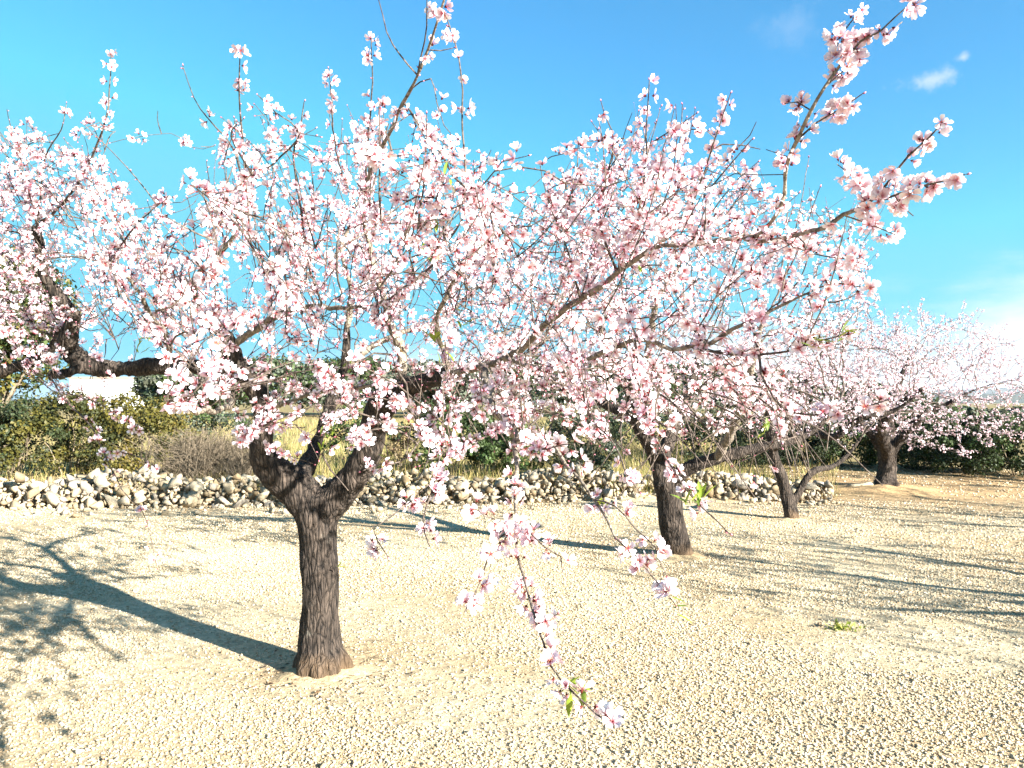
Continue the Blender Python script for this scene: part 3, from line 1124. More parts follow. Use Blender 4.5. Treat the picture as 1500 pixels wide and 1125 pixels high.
def finish_tree(T, name, label, group, base, trunk_voxel=0.014, parts=0, detail='mid', spacing=0.03, cover=0.55, scale=0.022,
                seed=1, leaves=(), sides=lambda r: 3 if r < 0.0035 else (4 if r < 0.008 else 6), rough=0.010, extra_cover=1.0, cond=None, near_parts=None):
    root = empty(name, base)
    tag(root, label, 'tree', group)
    tr = [(np.array([T.P[i] for i in ids]), np.array([T.rad[i] for i in ids])) for k, ids, _ in T.lines if k == 'T']
    # keep the joint radius sensible where a limb starts inside its parent
    fixed = []
    for (pts, rad), (k, ids, r0) in zip(tr, [l for l in T.lines if l[0] == 'T']):
        rad = rad.copy(); rad[0] = min(rad[0], r0)
        fixed.append((pts, rad))
    me = voxel_trunk('trunk', fixed, trunk_voxel, M_BARK, rough=rough, seed=seed)
    link('trunk', me, root)
    thin = []
    for k, ids, r0 in T.lines:
        if k == 'T': continue
        pts = np.array([T.P[i] for i in ids]); rad = np.array([T.rad[i] for i in ids]); rad[0] = min(rad[0], r0)
        if k == 'B':
            pts2, rad2 = smooth_path(pts, rad, 0.03)
            rad2 = rad2 * (1 + 0.10 * np.random.default_rng(len(pts)).normal(size=len(rad2)))
            V, F = tubes([(pts2, rad2)], lambda r: 8)
            link('branch', mesh_np('branch', V, F, M_BRANCH, smooth=True), root)
        else:
            thin.append((pts, rad))
    for ch in T.chains:
        pts = np.array([T.P[i] for i in ch]); rad = np.array([T.rad[i] for i in ch]); rad[0] = rad[1]
        rad[-1] *= 0.7
        thin.append((pts, rad))
    thin += T.extra + getattr(T, 'bare', [])
    V, F = tubes(thin, sides)
    tag(link('twigs', mesh_np('twigs', V, F, M_TWIG, smooth=True), root), kind='stuff')
    pos, dirs, siz, bp, bd = place_blossoms(T, spacing, cover, scale, seed, extra_cover=extra_cover, cond=cond)
    r = np.random.default_rng(seed + 50)
    rot = frames_from_dirs(dirs, r)
    idx = np.arange(len(pos))
    if parts:
        px, py, d = proj(pos)
        vis = (px > 0) & (px < 1500) & (py > 0) & (py < 1125)
        key = siz / d - (~vis) * 10
        order = np.argsort(-key)
        top, idx = order[:parts], order[parts:]
        for i in top:
            o = link('blossom', ME_HI[int(r.integers(0, len(ME_HI)))], root, pos[i])
            o.rotation_euler = Matrix(rot[i].tolist()).to_euler()
            o.scale = (siz[i],) * 3
    temps = {'hi': T_HI, 'mid': T_MID, 'lo': T_LO}[detail]
    pk = r.random((len(pos), 1))
    cm = 1 - pk ** 2.2 * np.array([[0.10, 0.28, 0.19]])
    V, F, C = scatter(temps, pos[idx], rot[idx], siz[idx], r, cm[idx])
    if len(bp):
        V2, F2, C2 = scatter(T_BUD, bp, frames_from_dirs(bd, r), np.full(len(bp), scale * 0.85), r)
        F2 = F2 + len(V)
        V, F, C = np.concatenate([V, V2]), np.concatenate([F, F2]), np.concatenate([C, C2])
    tag(link('blossoms', mesh_np('blossoms', V, F, M_PETALS, C, smooth=True), root), kind='stuff')
    for (p, d, n, L) in leaves:
        for k in range(n):
            o = link('leaf', ME_LEAF[k % 3], root, Vector(p) + Vector(r.normal(size=3) * 0.012))
            dd = Vector(d).normalized() + Vector(r.normal(size=3) * 0.45)
            o.rotation_euler = dd.to_track_quat('X', 'Z').to_euler()
            o.scale = (L * (0.7 + 0.5 * r.random()),) * 3
    print(name, 'nodes', len(T.P), 'blossoms', len(pos), 'tris', len(F))
    return root


TOPX = [-200, 0, 60, 110, 150, 185, 215, 245, 270, 300, 330, 360, 420, 480, 550, 600, 650, 690, 730, 760, 800, 830, 870, 900, 950, 1000, 1060, 1100, 1130, 1180, 1220, 1260, 1300, 1600]
TOPY = [200, 185, 205, 210, 200, 260, 300, 335, 320, 240, 200, 185, 200, 190, 175, 180, 195, 215, 262, 330, 310, 260, 205, 215, 200, 195, 205, 235, 262, 268, 285, 305, 345, 345]


def sample_frustum(n, r, px0, px1, py0, py1, d0, d1, test):
    out = []
    while len(out) < n:
        m = n * 3
        px = px0 + (px1 - px0) * r.random(m)
        py = py0 + (py1 - py0) * r.random(m)
        d = d0 + (d1 - d0) * r.random(m)
        top = np.interp(px, TOPX, TOPY)
        for a, b, c, t in zip(px, py, d, top):
            if b < t + 6: continue
            p = at(a, b, c)
            if test(a, b, c, p): out.append(np.array(p))
            if len(out) >= n: break
    return out


# ------------------------------------------------------------------ the main almond tree
def main_tree():
    T = Tree(11)
    base = ground_at(470, 984)
    D = 4.6
    A = lambda x, y, d: at(x, y, d if d > 3 else 3 - (3 - d) * 1.35)
    T.line('T', [base + Vector((0, 0, -0.08)), base + Vector((0.0, 0, 0.04)), A(468, 930, D), A(468, 850, D - .02), A(466, 790, D), A(464, 755, D), A(466, 725, D)],
           0, 0, radii=[0.150, 0.130, 0.118, 0.100, 0.102, 0.118, 0.10])
    # root flare
    for dx, dy in ((-0.13, 0.05), (0.14, 0.02), (0.02, -0.13), (-0.07, -0.10), (0.09, -0.09)):
        T.line('T', [base + Vector((dx * 0.3, dy * 0.3, 0.14)), base + Vector((dx * 0.95, dy * 0.95, 0.035)), base + Vector((dx * 1.15, dy * 1.15, -0.03)), base + Vector((dx * 1.3, dy * 1.3, -0.09))], 0.055, 0.025, attach=False)
    L1 = T.line('T', [A(462, 748, D), A(430, 712, D), A(402, 690, 4.55), A(384, 664, 4.5), A(386, 632, 4.45), A(390, 600, 4.42), A(374, 568, 4.4), A(350, 540, 4.35), A(336, 512, 4.3), A(326, 490, 4.2)],
                0, 0, radii=[0.115, 0.112, 0.092, 0.066, 0.054, 0.058, 0.052, 0.048, 0.045, 0.036])
    L3 = T.line('T', [A(428, 712, D), A(440, 700, 4.7), A(456, 668, 4.85), A(468, 640, 4.95), A(478, 612, 5.05), A(490, 575, 5.15), A(505, 535, 5.25), A(508, 480, 5.3)],
                0, 0, radii=[0.08, 0.062, 0.046, 0.041, 0.036, 0.030, 0.025, 0.020])
    R1 = T.line('T', [A(474, 748, D), A(500, 722, 4.58), A(526, 688, 4.55), A(540, 655, 4.5), A(548, 622, 4.45), A(560, 594, 4.4), A(585, 574, 4.3), A(620, 560, 4.15), A(660, 548, 4.0)],
                0, 0, radii=[0.105, 0.09, 0.083, 0.078, 0.078, 0.074, 0.062, 0.046, 0.038])
    LH = T.line('T', [A(352, 543, 4.38), A(300, 538, 4.45), A(240, 535, 4.55), A(180, 541, 4.6), A(125, 534, 4.6), A(100, 515, 4.58), A(103, 485, 4.5), A(108, 462, 4.45), A(88, 436, 4.4), A(68, 408, 4.35), A(60, 375, 4.3), A(54, 332, 4.25)],
                0, 0, radii=[0.052, 0.046, 0.043, 0.046, 0.05, 0.055, 0.046, 0.042, 0.034, 0.028, 0.026, 0.022])
    T.line('T', [A(120, 536, 4.58), A(98, 548, 4.52), A(72, 549, 4.45)], 0.032, 0.026)          # sawn stub
    # limbs that continue into the crown
    B = lambda pts, r0, r1, k='B', **kw: T.line(k, [A(*q) for q in pts], r0, r1, **kw)
    B([(326, 490, 4.2), (300, 470, 4.0), (285, 430, 3.8), (300, 395, 3.6), (330, 360, 3.5), (350, 330, 3.4)], 0.022, 0.007)
    B([(336, 512, 4.3), (380, 480, 4.2), (420, 455, 4.0), (470, 450, 3.8), (520, 452, 3.6), (570, 440, 3.4)], 0.022, 0.007)
    B([(508, 480, 5.3), (515, 430, 5.2), (500, 370, 5.1), (520, 310, 5.0)], 0.022, 0.010)
    B([(505, 535, 5.25), (560, 500, 5.4), (640, 470, 5.6), (700, 420, 5.7)], 0.026, 0.010)
    B([(585, 574, 4.3), (590, 530, 4.3), (575, 480, 4.2), (560, 430, 4.1), (545, 380, 4.0), (533, 330, 3.9), (533, 300, 3.85)], 0.030, 0.008)
    R2 = B([(620, 560, 4.15), (690, 540, 3.9), (740, 525, 3.7), (775, 500, 3.5), (800, 470, 3.3), (850, 440, 3.1), (905, 400, 2.95), (960, 362, 2.85), (1020, 358, 2.75), (1080, 350, 2.65)], 0.019, 0.006)
    B([(740, 525, 3.7), (765, 540, 3.5), (800, 470, 3.3), (830, 400, 3.1), (850, 350, 3.0)][:1] + [(790, 540, 3.3), (850, 530, 3.0), (930, 500, 2.8), (1010, 510, 2.7), (1100, 470, 2.6), (1180, 430, 2.55)], 0.013, 0.0045)
    B([(660, 548, 4.0), (640, 480, 3.8), (660, 420, 3.6), (690, 380, 3.4), (720, 350, 3.3), (760, 330, 3.2)], 0.013, 0.005)
    B([(700, 540, 3.85), (720, 590, 3.4), (745, 620, 3.0), (760, 650, 2.7)], 0.022, 0.012)
    B([(240, 535, 4.55), (250, 500, 4.3), (220, 460, 4.0), (200, 420, 3.8), (160, 380, 3.6)], 0.018, 0.006)
    B([(385, 600, 4.42), (420, 590, 4.1), (470, 574, 3.8), (520, 570, 3.6), (575, 560, 3.5)], 0.014, 0.007)
    B([(240, 535, 4.55), (300, 560, 4.1), (340, 590, 3.3), (300, 600, 2.7), (245, 590, 2.4)], 0.020, 0.006)
    # tall spray in the upper middle
    t = lambda pts, r0, r1=0.0016: T.line('t', [A(*q) for q in pts], r0 * 0.85, r1, step=0.05)
    u = lambda pts, r0, r1=0.0016: T.line('u', [A(*q) for q in pts], r0 * 0.85, r1, step=0.05)
    B([(533, 330, 3.9), (536, 290, 3.4), (543, 243, 3.0), (570, 200, 2.8), (590, 150, 2.65), (610, 110, 2.55), (627, 73, 2.5), (640, 40, 2.45), (652, -5, 2.4)], 0.009, 0.003)
    t([(590, 150, 2.65), (603, 165, 2.6), (625, 200, 2.55), (647, 225, 2.5), (665, 256, 2.45), (683, 275, 2.4)], 0.004, 0.0035)
    t([(683, 275, 2.4), (682, 230, 2.38), (678, 190, 2.36), (677, 133, 2.34), (672, 83, 2.32), (661, 48, 2.3), (652, 22, 2.3)], 0.004)
    u([(610, 110, 2.55), (585, 80, 2.5), (568, 48, 2.45), (553, -5, 2.4)], 0.004)
    u([(613, 105, 2.55), (622, 60, 2.5), (624, 20, 2.45), (625, -10, 2.45)], 0.004)
    u([(627, 77, 2.5), (645, 73, 2.5), (664, 70, 2.5)], 0.003)
    u([(600, 130, 2.6), (630, 115, 2.55), (640, 150, 2.5), (650, 185, 2.5), (660, 195, 2.5)], 0.003)
    t([(533, 300, 3.4), (537, 240, 3.1), (541, 180, 2.9), (546, 120, 2.8), (544, 55, 2.7)], 0.006)
    t([(520, 310, 4.0), (500, 250, 3.5), (488, 190, 3.2), (487, 150, 3.1), (482, 102, 3.0)], 0.006)
    t([(350, 330, 3.4), (362, 292, 3.1), (359, 240, 2.9), (353, 180, 2.8), (350, 125, 2.7), (352, 72, 2.65)], 0.007)
    t([(362, 290, 3.1), (340, 215, 2.9), (318, 190, 2.85), (303, 172, 2.8), (284, 143, 2.75), (268, 98, 2.7)], 0.005)
    t([(362, 300, 3.1), (330, 300, 2.7), (305, 287, 2.4), (280, 270, 2.2)], 0.004)
    t([(362, 270, 3.0), (400, 240, 2.9), (440, 195, 2.8), (405, 165, 2.75), (378, 138, 2.7)], 0.005)
    t([(470, 450, 3.8), (450, 380, 3.3), (440, 300, 3.0), (430, 230, 2.9), (440, 190, 2.8), (445, 150, 2.75)], 0.008)
    t([(683, 275, 2.4), (690, 300, 2.6), (700, 280, 2.4), (725, 250, 2.35), (738, 235, 2.3)], 0.004)
    t([(600, 440, 3.4), (640, 380, 3.0), (650, 330, 2.7), (640, 290, 2.5), (650, 262, 2.45)], 0.007)
    # left sky tips from the far-left limb
    t([(54, 332, 4.25), (90, 300, 4.0), (125, 250, 3.8), (152, 185, 3.6), (160, 140, 3.55), (163, 72, 3.5)], 0.010)
    t([(54, 332, 4.25), (60, 280, 4.1), (66, 230, 4.0), (90, 190, 3.9), (97, 152, 3.9)], 0.007)
    t([(54, 332, 4.25), (40, 270, 4.1), (20, 200, 4.0), (10, 160, 3.9)], 0.007)
    t([(160, 380, 3.6), (200, 330, 3.4), (225, 305, 3.3), (247, 287, 3.2)], 0.006)
    # right sprays
    B([(1080, 350, 2.65), (1110, 345, 2.55), (1140, 310, 2.45), (1152, 255, 2.38), (1167, 205, 2.3), (1187, 160, 2.25), (1205, 130, 2.22), (1232, 92, 2.2)], 0.007, 0.004)
    t([(1232, 92, 2.2), (1262, 60, 2.18), (1290, 45, 2.16), (1312, 25, 2.14), (1338, 2, 2.12)], 0.005)
    t([(1167, 205, 2.3), (1195, 180, 2.28), (1235, 158, 2.25), (1262, 138, 2.22)], 0.004)
    t([(1187, 160, 2.25), (1168, 150, 2.25), (1150, 152, 2.25)], 0.003)
    t([(1232, 92, 2.2), (1225, 60, 2.2), (1245, 35, 2.2), (1262, 15, 2.2)], 0.003)
    t([(1205, 130, 2.22), (1230, 110, 2.2), (1258, 92, 2.2)], 0.003)
    B([(1080, 350, 2.65), (1140, 350, 2.5), (1190, 338, 2.4), (1235, 318, 2.3), (1270, 300, 2.25)], 0.008, 0.005)
    t([(1270, 300, 2.25), (1310, 285, 2.2), (1350, 272, 2.15), (1385, 266, 2.1), (1415, 256, 2.08)], 0.005)
    t([(1270, 298, 2.25), (1300, 268, 2.2), (1330, 228, 2.15), (1362, 200, 2.12), (1382, 180, 2.1)], 0.005)
    t([(1272, 300, 2.25), (1258, 265, 2.25), (1225, 240, 2.25)], 0.0035)
    t([(1240, 318, 2.3), (1272, 328, 2.28), (1312, 342, 2.25)], 0.0035)
    t([(1300, 290, 2.2), (1320, 300, 2.2), (1340, 316, 2.2)], 0.0025)
    t([(1180, 430, 2.55), (1220, 415, 2.5), (1252, 418, 2.45), (1285, 424, 2.4)], 0.004)
    t([(1140, 350, 2.5), (1190, 370, 2.5), (1230, 378, 2.45), (1262, 378, 2.4)], 0.004)
    t([(1010, 510, 2.7), (1080, 520, 2.6), (1150, 515, 2.5), (1200, 500, 2.45), (1252, 488, 2.4)], 0.007)
    t([(905, 400, 2.95), (930, 330, 2.85), (945, 250, 2.8), (948, 180, 2.75), (950, 118, 2.7)], 0.006)
    t([(905, 400, 2.95), (880, 330, 2.9), (885, 270, 2.85), (900, 210, 2.8), (880, 150, 2.75)], 0.006)
    t([(1020, 358, 2.75), (1015, 300, 2.7), (1040, 230, 2.6), (1055, 180, 2.55), (1070, 138, 2.5)], 0.006)
    t([(960, 362, 2.85), (985, 290, 2.8), (995, 220, 2.75), (1000, 155, 2.7)], 0.006)
    t([(850, 350, 3.0), (835, 310, 3.0), (845, 250, 2.9), (848, 205, 2.9)], 0.005)
    t([(850, 420, 3.1), (830, 360, 2.9), (805, 300, 2.8), (790, 240, 2.75)], 0.006)
    # hanging sprays in the foreground
    B([(760, 650, 2.7), (758, 690, 2.45), (754, 735, 2.3), (754, 775, 2.2)], 0.009, 0.004)
    t([(754, 775, 2.2), (757, 810, 2.15), (772, 865, 2.05), (790, 920, 1.97), (803, 967, 1.92), (824, 1000, 1.88), (850, 1025, 1.85), (872, 1046, 1.82), (902, 1064, 1.80)], 0.0045)
    t([(754, 775, 2.2), (735, 785, 2.15), (715, 815, 2.1), (703, 850, 2.08), (682, 897, 2.05)], 0.003)
    t([(754, 765, 2.2), (775, 780, 2.15), (798, 803, 2.1), (822, 815, 2.08), (824, 840, 2.06)], 0.003)
    t([(754, 770, 2.2), (730, 765, 2.15), (712, 755, 2.1), (695, 745, 2.1)], 0.003)
    t([(790, 920, 1.97), (800, 905, 1.95), (815, 900, 1.95)], 0.002)
    B([(760, 650, 2.7), (800, 640, 2.5), (830, 680, 2.35), (868, 730, 2.25), (900, 785, 2.15)], 0.006, 0.003)
    t([(900, 785, 2.15), (935, 818, 2.1), (962, 852, 2.07), (988, 884, 2.05)], 0.004)
    t([(868, 730, 2.25), (900, 740, 2.2), (930, 775, 2.15), (960, 800, 2.1), (975, 840, 2.1)], 0.003)
    t([(930, 500, 2.8), (945, 600, 2.5), (965, 650, 2.4), (1000, 710, 2.3), (1030, 745, 2.2), (1068, 780, 2.15)], 0.006)
    t([(850, 530, 3.0), (860, 600, 2.6), (900, 650, 2.4), (920, 700, 2.3), (935, 720, 2.3)], 0.005)
    t([(745, 620, 3.0), (690, 650, 2.7), (650, 660, 2.5), (640, 700, 2.4), (620, 760, 2.3), (630, 800, 2.25)], 0.005)
    t([(640, 700, 2.4), (600, 735, 2.35), (560, 765, 2.3), (545, 772, 2.3), (567, 815, 2.25)], 0.003)
    t([(660, 548, 4.0), (640, 600, 3.2), (600, 665, 2.7), (560, 680, 2.6), (530, 690, 2.6)], 0.005)
    t([(800, 640, 2.5), (790, 660, 2.3), (840, 650, 2.2), (850, 690, 2.2)], 0.003)
    t([(300, 600, 2.7), (280, 590, 2.5), (240, 585, 2.3)], 0.003)
    t([(340, 590, 3.3), (360, 630, 3.0), (352, 640, 2.8)], 0.003)
    u([(72, 549, 4.45), (95, 585, 4.1), (130, 620, 3.9), (150, 660, 3.7), (165, 690, 3.6), (185, 725, 3.5), (212, 755, 3.4), (230, 832, 3.3)], 0.007)
    u([(150, 660, 3.7), (175, 662, 3.6), (208, 672, 3.5), (238, 692, 3.4)], 0.004)
    t([(115, 560, 4.3), (140, 590, 4.0), (160, 600, 3.8), (200, 630, 3.7)], 0.004)
    t([(1100, 470, 2.6), (1120, 560, 2.5), (1150, 600, 2.45), (1190, 608, 2.4), (1250, 600, 2.35), (1300, 585, 2.3)], 0.006)
    t([(1120, 560, 2.5), (1140, 620, 2.4), (1145, 655, 2.35)], 0.003)

    r = np.random.default_rng(3)
    att = []
    cx, cy, cz = -0.8, 3.9, 2.1
    def in_main(a, b, c, p):
        q = ((p.x - cx) / 2.0) ** 2 + ((p.y - cy) / 2.0) ** 2 + ((p.z - cz) / 1.65) ** 2
        return q < 1 and (b < 600 or r.random() < 0.1)
    near = lambda a, b, c, p: in_main(a, b, c, p) and (a > 345 or b < 525) and r.random() < min(1.0, (2.9 / c) ** 1.5) * min(1.0, 0.30 + (b - np.interp(a, TOPX, TOPY)) / 260)
    att += sample_frustum(1900, r, 180, 1000, 150, 640, 1.95, 5.9, near)
    att += sample_frustum(420, r, 400, 1000, 380, 600, 2.0, 4.6, near)
    def in_left(a, b, c, p):
        bot = 498 if a < 120 else 522
        return b < bot and r.random() < 0.35 + (b - np.interp(a, TOPX, TOPY)) / 260
    att += sample_frustum(560, r, -60, 330, 180, 600, 3.3, 4.9, in_left)
    def in_right(a, b, c, p):
        lo = 620 if a < 1120 else 480
        return b < lo and c < 2.3 + 1.1 * (1 - abs(a - 900) / 420) and r.random() < 0.35 + (b - np.interp(a, TOPX, TOPY)) / 260
    att += sample_frustum(800, r, 720, 1240, 190, 650, 2.1, 3.5, in_right)
    att += sample_frustum(190, r, 430, 1190, 560, 690, 2.1, 3.6, lambda a, b, c, p: b < 640 or r.random() < 0.45)
    T.colonize(att, step=0.07, influence=0.8, kill=0.10, iters=60, seeds_min_z=1.45, trop=(0, 0, 0.10))
    T.bare = []
    for k in range(46):
        a0, b0, c0 = r.uniform(930, 1160), r.uniform(560, 620), r.uniform(2.6, 3.8)
        i = T.nearest(A(a0, b0, c0))
        p = np.array(T.P[i])
        tgt = np.array(A(a0 + r.normal() * 70 + 15, b0 + r.uniform(50, 130), c0 - r.uniform(0, 0.4)))
        if np.linalg.norm(tgt - p) > 0.6: continue
        m = (p + tgt) / 2 + np.array([0.03 * r.normal(), 0.03 * r.normal(), 0.04])
        pp, rr_ = smooth_path([p, m, tgt], [0.0035, 0.0028, 0.0016], 0.06)
        T.bare.append((pp, rr_))
    for k in range(420):
        i = int(r.integers(T.nsk, len(T.P)))
        p = np.array(T.P[i])
        if proj(p)[2][0] > 4.6: continue
        d = r.normal(size=3) + np.array([0, 0, 0.5]); d /= np.linalg.norm(d)
        pts = [p]
        for q in range(3):
            d = d + r.normal(size=3) * 0.35; d /= np.linalg.norm(d)
            pts.append(pts[-1] + d * r.uniform(0.02, 0.06))
        T.bare.append((np.array(pts), np.linspace(0.0034, 0.0018, 4)))
    T.shoots(700, 0.12, 0.50, 0.75, (-0.9, 4.4, 1.4), cond=lambda p: p[2] > 1.75)
    # do not let random shoots poke far above the outline seen in the photograph
    keep = []
    for pts, rr in T.extra:
        px, py, d = proj(pts[-1])
        if py[0] > np.interp(px[0], TOPX, TOPY) - 45: keep.append((pts, rr))
    T.extra = keep
    leaves = [(A(640, 495, 2.9), (0, -0.3, 1), 6, 0.06), (A(645, 510, 2.9), (0.4, -0.3, -0.6), 4, 0.06), (A(1022, 735, 2.2), (0.3, 0, 1), 9, 0.05), (A(828, 1000, 1.88), (0.5, 0, -0.2), 6, 0.05),
              (A(843, 1018, 1.85), (-0.2, 0, -1), 4, 0.05), (A(655, 268, 2.45), (0, 0, 1), 4, 0.04), (A(632, 345, 2.7), (0, 0, 1), 4, 0.05), (A(986, 880, 2.05), (1, 0, -0.4), 3, 0.04),
              (A(1190, 505, 2.45), (1, 0, 0.3), 8, 0.045), (A(1230, 492, 2.4), (1, 0, 0.5), 6, 0.045), (A(205, 512, 3.9), (0.3, 0, 0.6), 4, 0.05), (A(495, 833, 4.45), (1, 0, 0.1), 2, 0.06), (A(630, 380, 2.9), (0, 0, 1), 5, 0.05),
              (A(680, 475, 2.9), (0.5, 0, 0.5), 4, 0.05), (A(1120, 635, 2.5), (0.2, 0, 1), 6, 0.04), (A(880, 735, 2.25), (1, 0, 0), 2, 0.04), (A(765, 660, 2.6), (-1, 0, 0.3), 3, 0.04), (A(940, 400, 2.8), (0, 0, 1), 3, 0.04)]
    for k in range(26):
        i = int(r.integers(T.nsk, len(T.P)))
        if T.kids[i] or proj(T.P[i])[2][0] > 3.6: continue
        leaves.append((T.P[i], (r.normal() * 0.6, r.normal() * 0.6, 0.8), 4, 0.045))
    finish_tree(T, 'almond_tree', 'largest almond tree with forked dark trunk in the foreground, pink blossom sprays hanging before it', 'blossoming almond trees', base,
                parts=300, detail='mid', spacing=0.031, cover=0.27, scale=0.0232, seed=2, leaves=leaves, rough=0.0105, extra_cover=1.25)


main_tree()


def auto_tree(name, label, base, skeleton, attractors, seed, voxel=0.02, shoots=200, origin=None, **kw):
    T = Tree(seed)
    for k, pts, radii in skeleton:
        T.line(k, pts, 0, 0, radii=radii)
    T.colonize(attractors, step=kw.pop('step', 0.11), influence=1.4, kill=kw.pop('kill', 0.16), iters=50, seeds_min_z=kw.pop('zmin', 1.2), tip=kw.pop('tip', 0.002), trop=(0, 0, 0.10), jitter=0.3)
    T.shoots(shoots, 0.15, 0.6, 0.8, origin or (base.x, base.y, 1.2), cond=lambda p: p[2] > 1.5, seg=0.1)
    return finish_tree(T, name, label, 'blossoming almond trees', base, trunk_voxel=voxel, seed=seed, sides=lambda r: 3 if r < 0.006 else 5, **kw)


def ellipsoid(n, c, rad, r, test=None, hollow=0.0):
    out = []
    while len(out) < n:
        q = r.normal(size=3)
        q /= np.linalg.norm(q)
        q *= (hollow + (1 - hollow) * r.random()) ** (1 / 3) if hollow == 0 else (hollow + (1 - hollow) * r.random())
        p = np.array(c) + q * np.array(rad)
        if test is None or test(p): out.append(p)
    return out


def below_top(p, margin=0, lo=700):
    px, py, d = proj(p)
    return py[0] > np.interp(px[0], TOPX, TOPY) + margin and py[0] < lo


# second tree, behind and right of the main one
def second_tree():
    r = np.random.default_rng(31)
    b = ground_at(992, 814)
    A = at
    d = 8.0
    up = b
    sk = [('T', [b + Vector((0, 0, -0.08)), b + Vector((0, 0, 0.05)), A(986, 775, d), A(981, 735, d), A(976, 705, d)], [0.19, 0.155, 0.125, 0.125, 0.14]),
          ('T', [A(978, 712, d), A(968, 680, d), A(952, 650, 7.9), A(935, 615, 7.8), A(925, 575, 7.6), A(900, 530, 7.3), A(880, 480, 7.0)], [0.12, 0.10, 0.085, 0.075, 0.06, 0.045, 0.03]),
          ('T', [A(980, 715, d), A(1005, 688, 7.9), A(1050, 672, 7.8), A(1110, 656, 7.8), A(1165, 645, 7.9), A(1205, 620, 8.0), A(1230, 590, 8.1)], [0.09, 0.072, 0.058, 0.048, 0.038, 0.028, 0.018]),
          ('T', [A(970, 685, d), A(985, 630, 8.3), A(1010, 570, 8.6), A(1030, 500, 8.8)], [0.08, 0.06, 0.045, 0.03]),
          ('T', [A(935, 615, 7.8), A(860, 580, 8.3), A(790, 550, 8.8), A(740, 500, 9.0)], [0.06, 0.05, 0.04, 0.025]),
          ('B', [A(1050, 672, 7.8), A(1080, 610, 7.2), A(1100, 540, 6.8), A(1120, 460, 6.5)], [0.05, 0.04, 0.03, 0.015]),
          ('B', [A(925, 575, 7.6), A(950, 520, 7.0), A(960, 450, 6.6), A(1000, 380, 6.3)], [0.045, 0.035, 0.025, 0.012])]
    att = ellipsoid(2300, (2.0, 7.7, 2.45), (3.0, 2.6, 1.55), r, lambda p: below_top(p, 20, 640) and p[2] > 1.35 and proj(p)[0][0] < 1290)
    auto_tree('almond_tree', 'second almond tree, leaning dark trunk right of the hanging sprays, before the stone wall', b, sk, att, 41,
              voxel=0.022, shoots=330, detail='lo', spacing=0.035, cover=0.50, scale=0.0230, tip=0.0024, rough=0.012, step=0.10, kill=0.14)


def third_tree():
    r = np.random.default_rng(33)
    b = ground_at(1160, 761)
    A = at
    d = b.y
    sk = [('T', [b + Vector((0, 0, -0.05)), b + Vector((0, 0, 0.03)), A(1155, 735, d), A(1147, 705, d), A(1138, 680, d), A(1130, 650, d), A(1125, 610, d), A(1120, 570, d - .3)], [0.125, 0.10, 0.085, 0.078, 0.07, 0.06, 0.045, 0.03]),
          ('T', [A(1158, 740, d), A(1170, 722, d), A(1182, 700, d), A(1196, 688, d), A(1218, 684, d + .2), A(1240, 668, d + .3), A(1262, 640, d + .3)], [0.055, 0.05, 0.045, 0.04, 0.035, 0.028, 0.02]),
          ('T', [A(1133, 660, d), A(1180, 632, d - .6), A(1222, 640, d - 1.0), A(1262, 612, d - 1.2), A(1305, 604, d - 1.3), A(1340, 582, d - 1.4)], [0.05, 0.045, 0.040, 0.034, 0.026, 0.015]),
          ('T', [A(1130, 650, d), A(1160, 600, d + .4), A(1190, 540, d + .5), A(1215, 500, d + .5)], [0.045, 0.035, 0.028, 0.018])]
    def ok(p):
        px, py, _ = proj(p)
        return 470 + 20 * abs(px[0] - 1250) / 100 < py[0] < 640 and 1040 < px[0] < 1400 and p[2] > 1.0
    att = ellipsoid(800, (b.x + 0.8, d, 2.0), (2.2, 1.9, 1.2), r, ok)
    auto_tree('almond_tree', 'slim young almond tree with two thin stems on gravel, left of the mounded tree', b, sk, att, 43,
              voxel=0.018, shoots=120, detail='lo', spacing=0.046, cover=0.6, scale=0.0230, rough=0.007, zmin=0.9, tip=0.003)


def fourth_tree():
    r = np.random.default_rng(35)
    b = ground_at(1298, 717)
    A = at
    d = b.y
    sk = [('T', [b + Vector((0, 0, -0.08)), b + Vector((0, 0, 0.05)), A(1298, 700, d), A(1300, 680, d), A(1300, 660, d)], [0.34, 0.24, 0.165, 0.145, 0.155]),
          ('T', [A(1300, 668, d), A(1280, 640, d), A(1250, 610, d), A(1225, 575, d), A(1215, 530, d)], [0.11, 0.08, 0.062, 0.042, 0.022]),
          ('T', [A(1300, 668, d), A(1322, 640, d - .3), A(1350, 610, d - .6), A(1390, 590, d - .7), A(1430, 570, d - .7)], [0.11, 0.08, 0.062, 0.042, 0.022]),
          ('T', [A(1300, 660, d), A(1303, 610, d + .3), A(1318, 560, d + .4), A(1340, 510, d + .3)], [0.12, 0.08, 0.05, 0.03]),
          ('T', [A(1300, 665, d), A(1290, 630, d - .8), A(1310, 600, d - 1.6), A(1350, 570, d - 2.0)], [0.12, 0.08, 0.05, 0.03])]
    def ok(p):
        px, py, _ = proj(p)
        x = px[0]
        top = np.interp(x, [1130, 1190, 1250, 1300, 1350, 1400, 1440, 1480, 1540], [560, 500, 470, 460, 452, 450, 465, 500, 560])
        bot = np.interp(x, [1130, 1250, 1300, 1400, 1500], [620, 650, 650, 690, 650])
        return top < py[0] < bot and p[2] > 0.55
    att = ellipsoid(1700, (b.x + 0.55, d - 0.2, 2.0), (2.9, 2.4, 1.5), r, ok)
    auto_tree('almond_tree', 'almond tree with thick flared trunk on a low soil mound before the dark hedge', b, sk, att, 45,
              voxel=0.03, shoots=260, detail='lo', spacing=0.048, cover=0.85, scale=0.0250, rough=0.018, tip=0.0026, zmin=0.9)


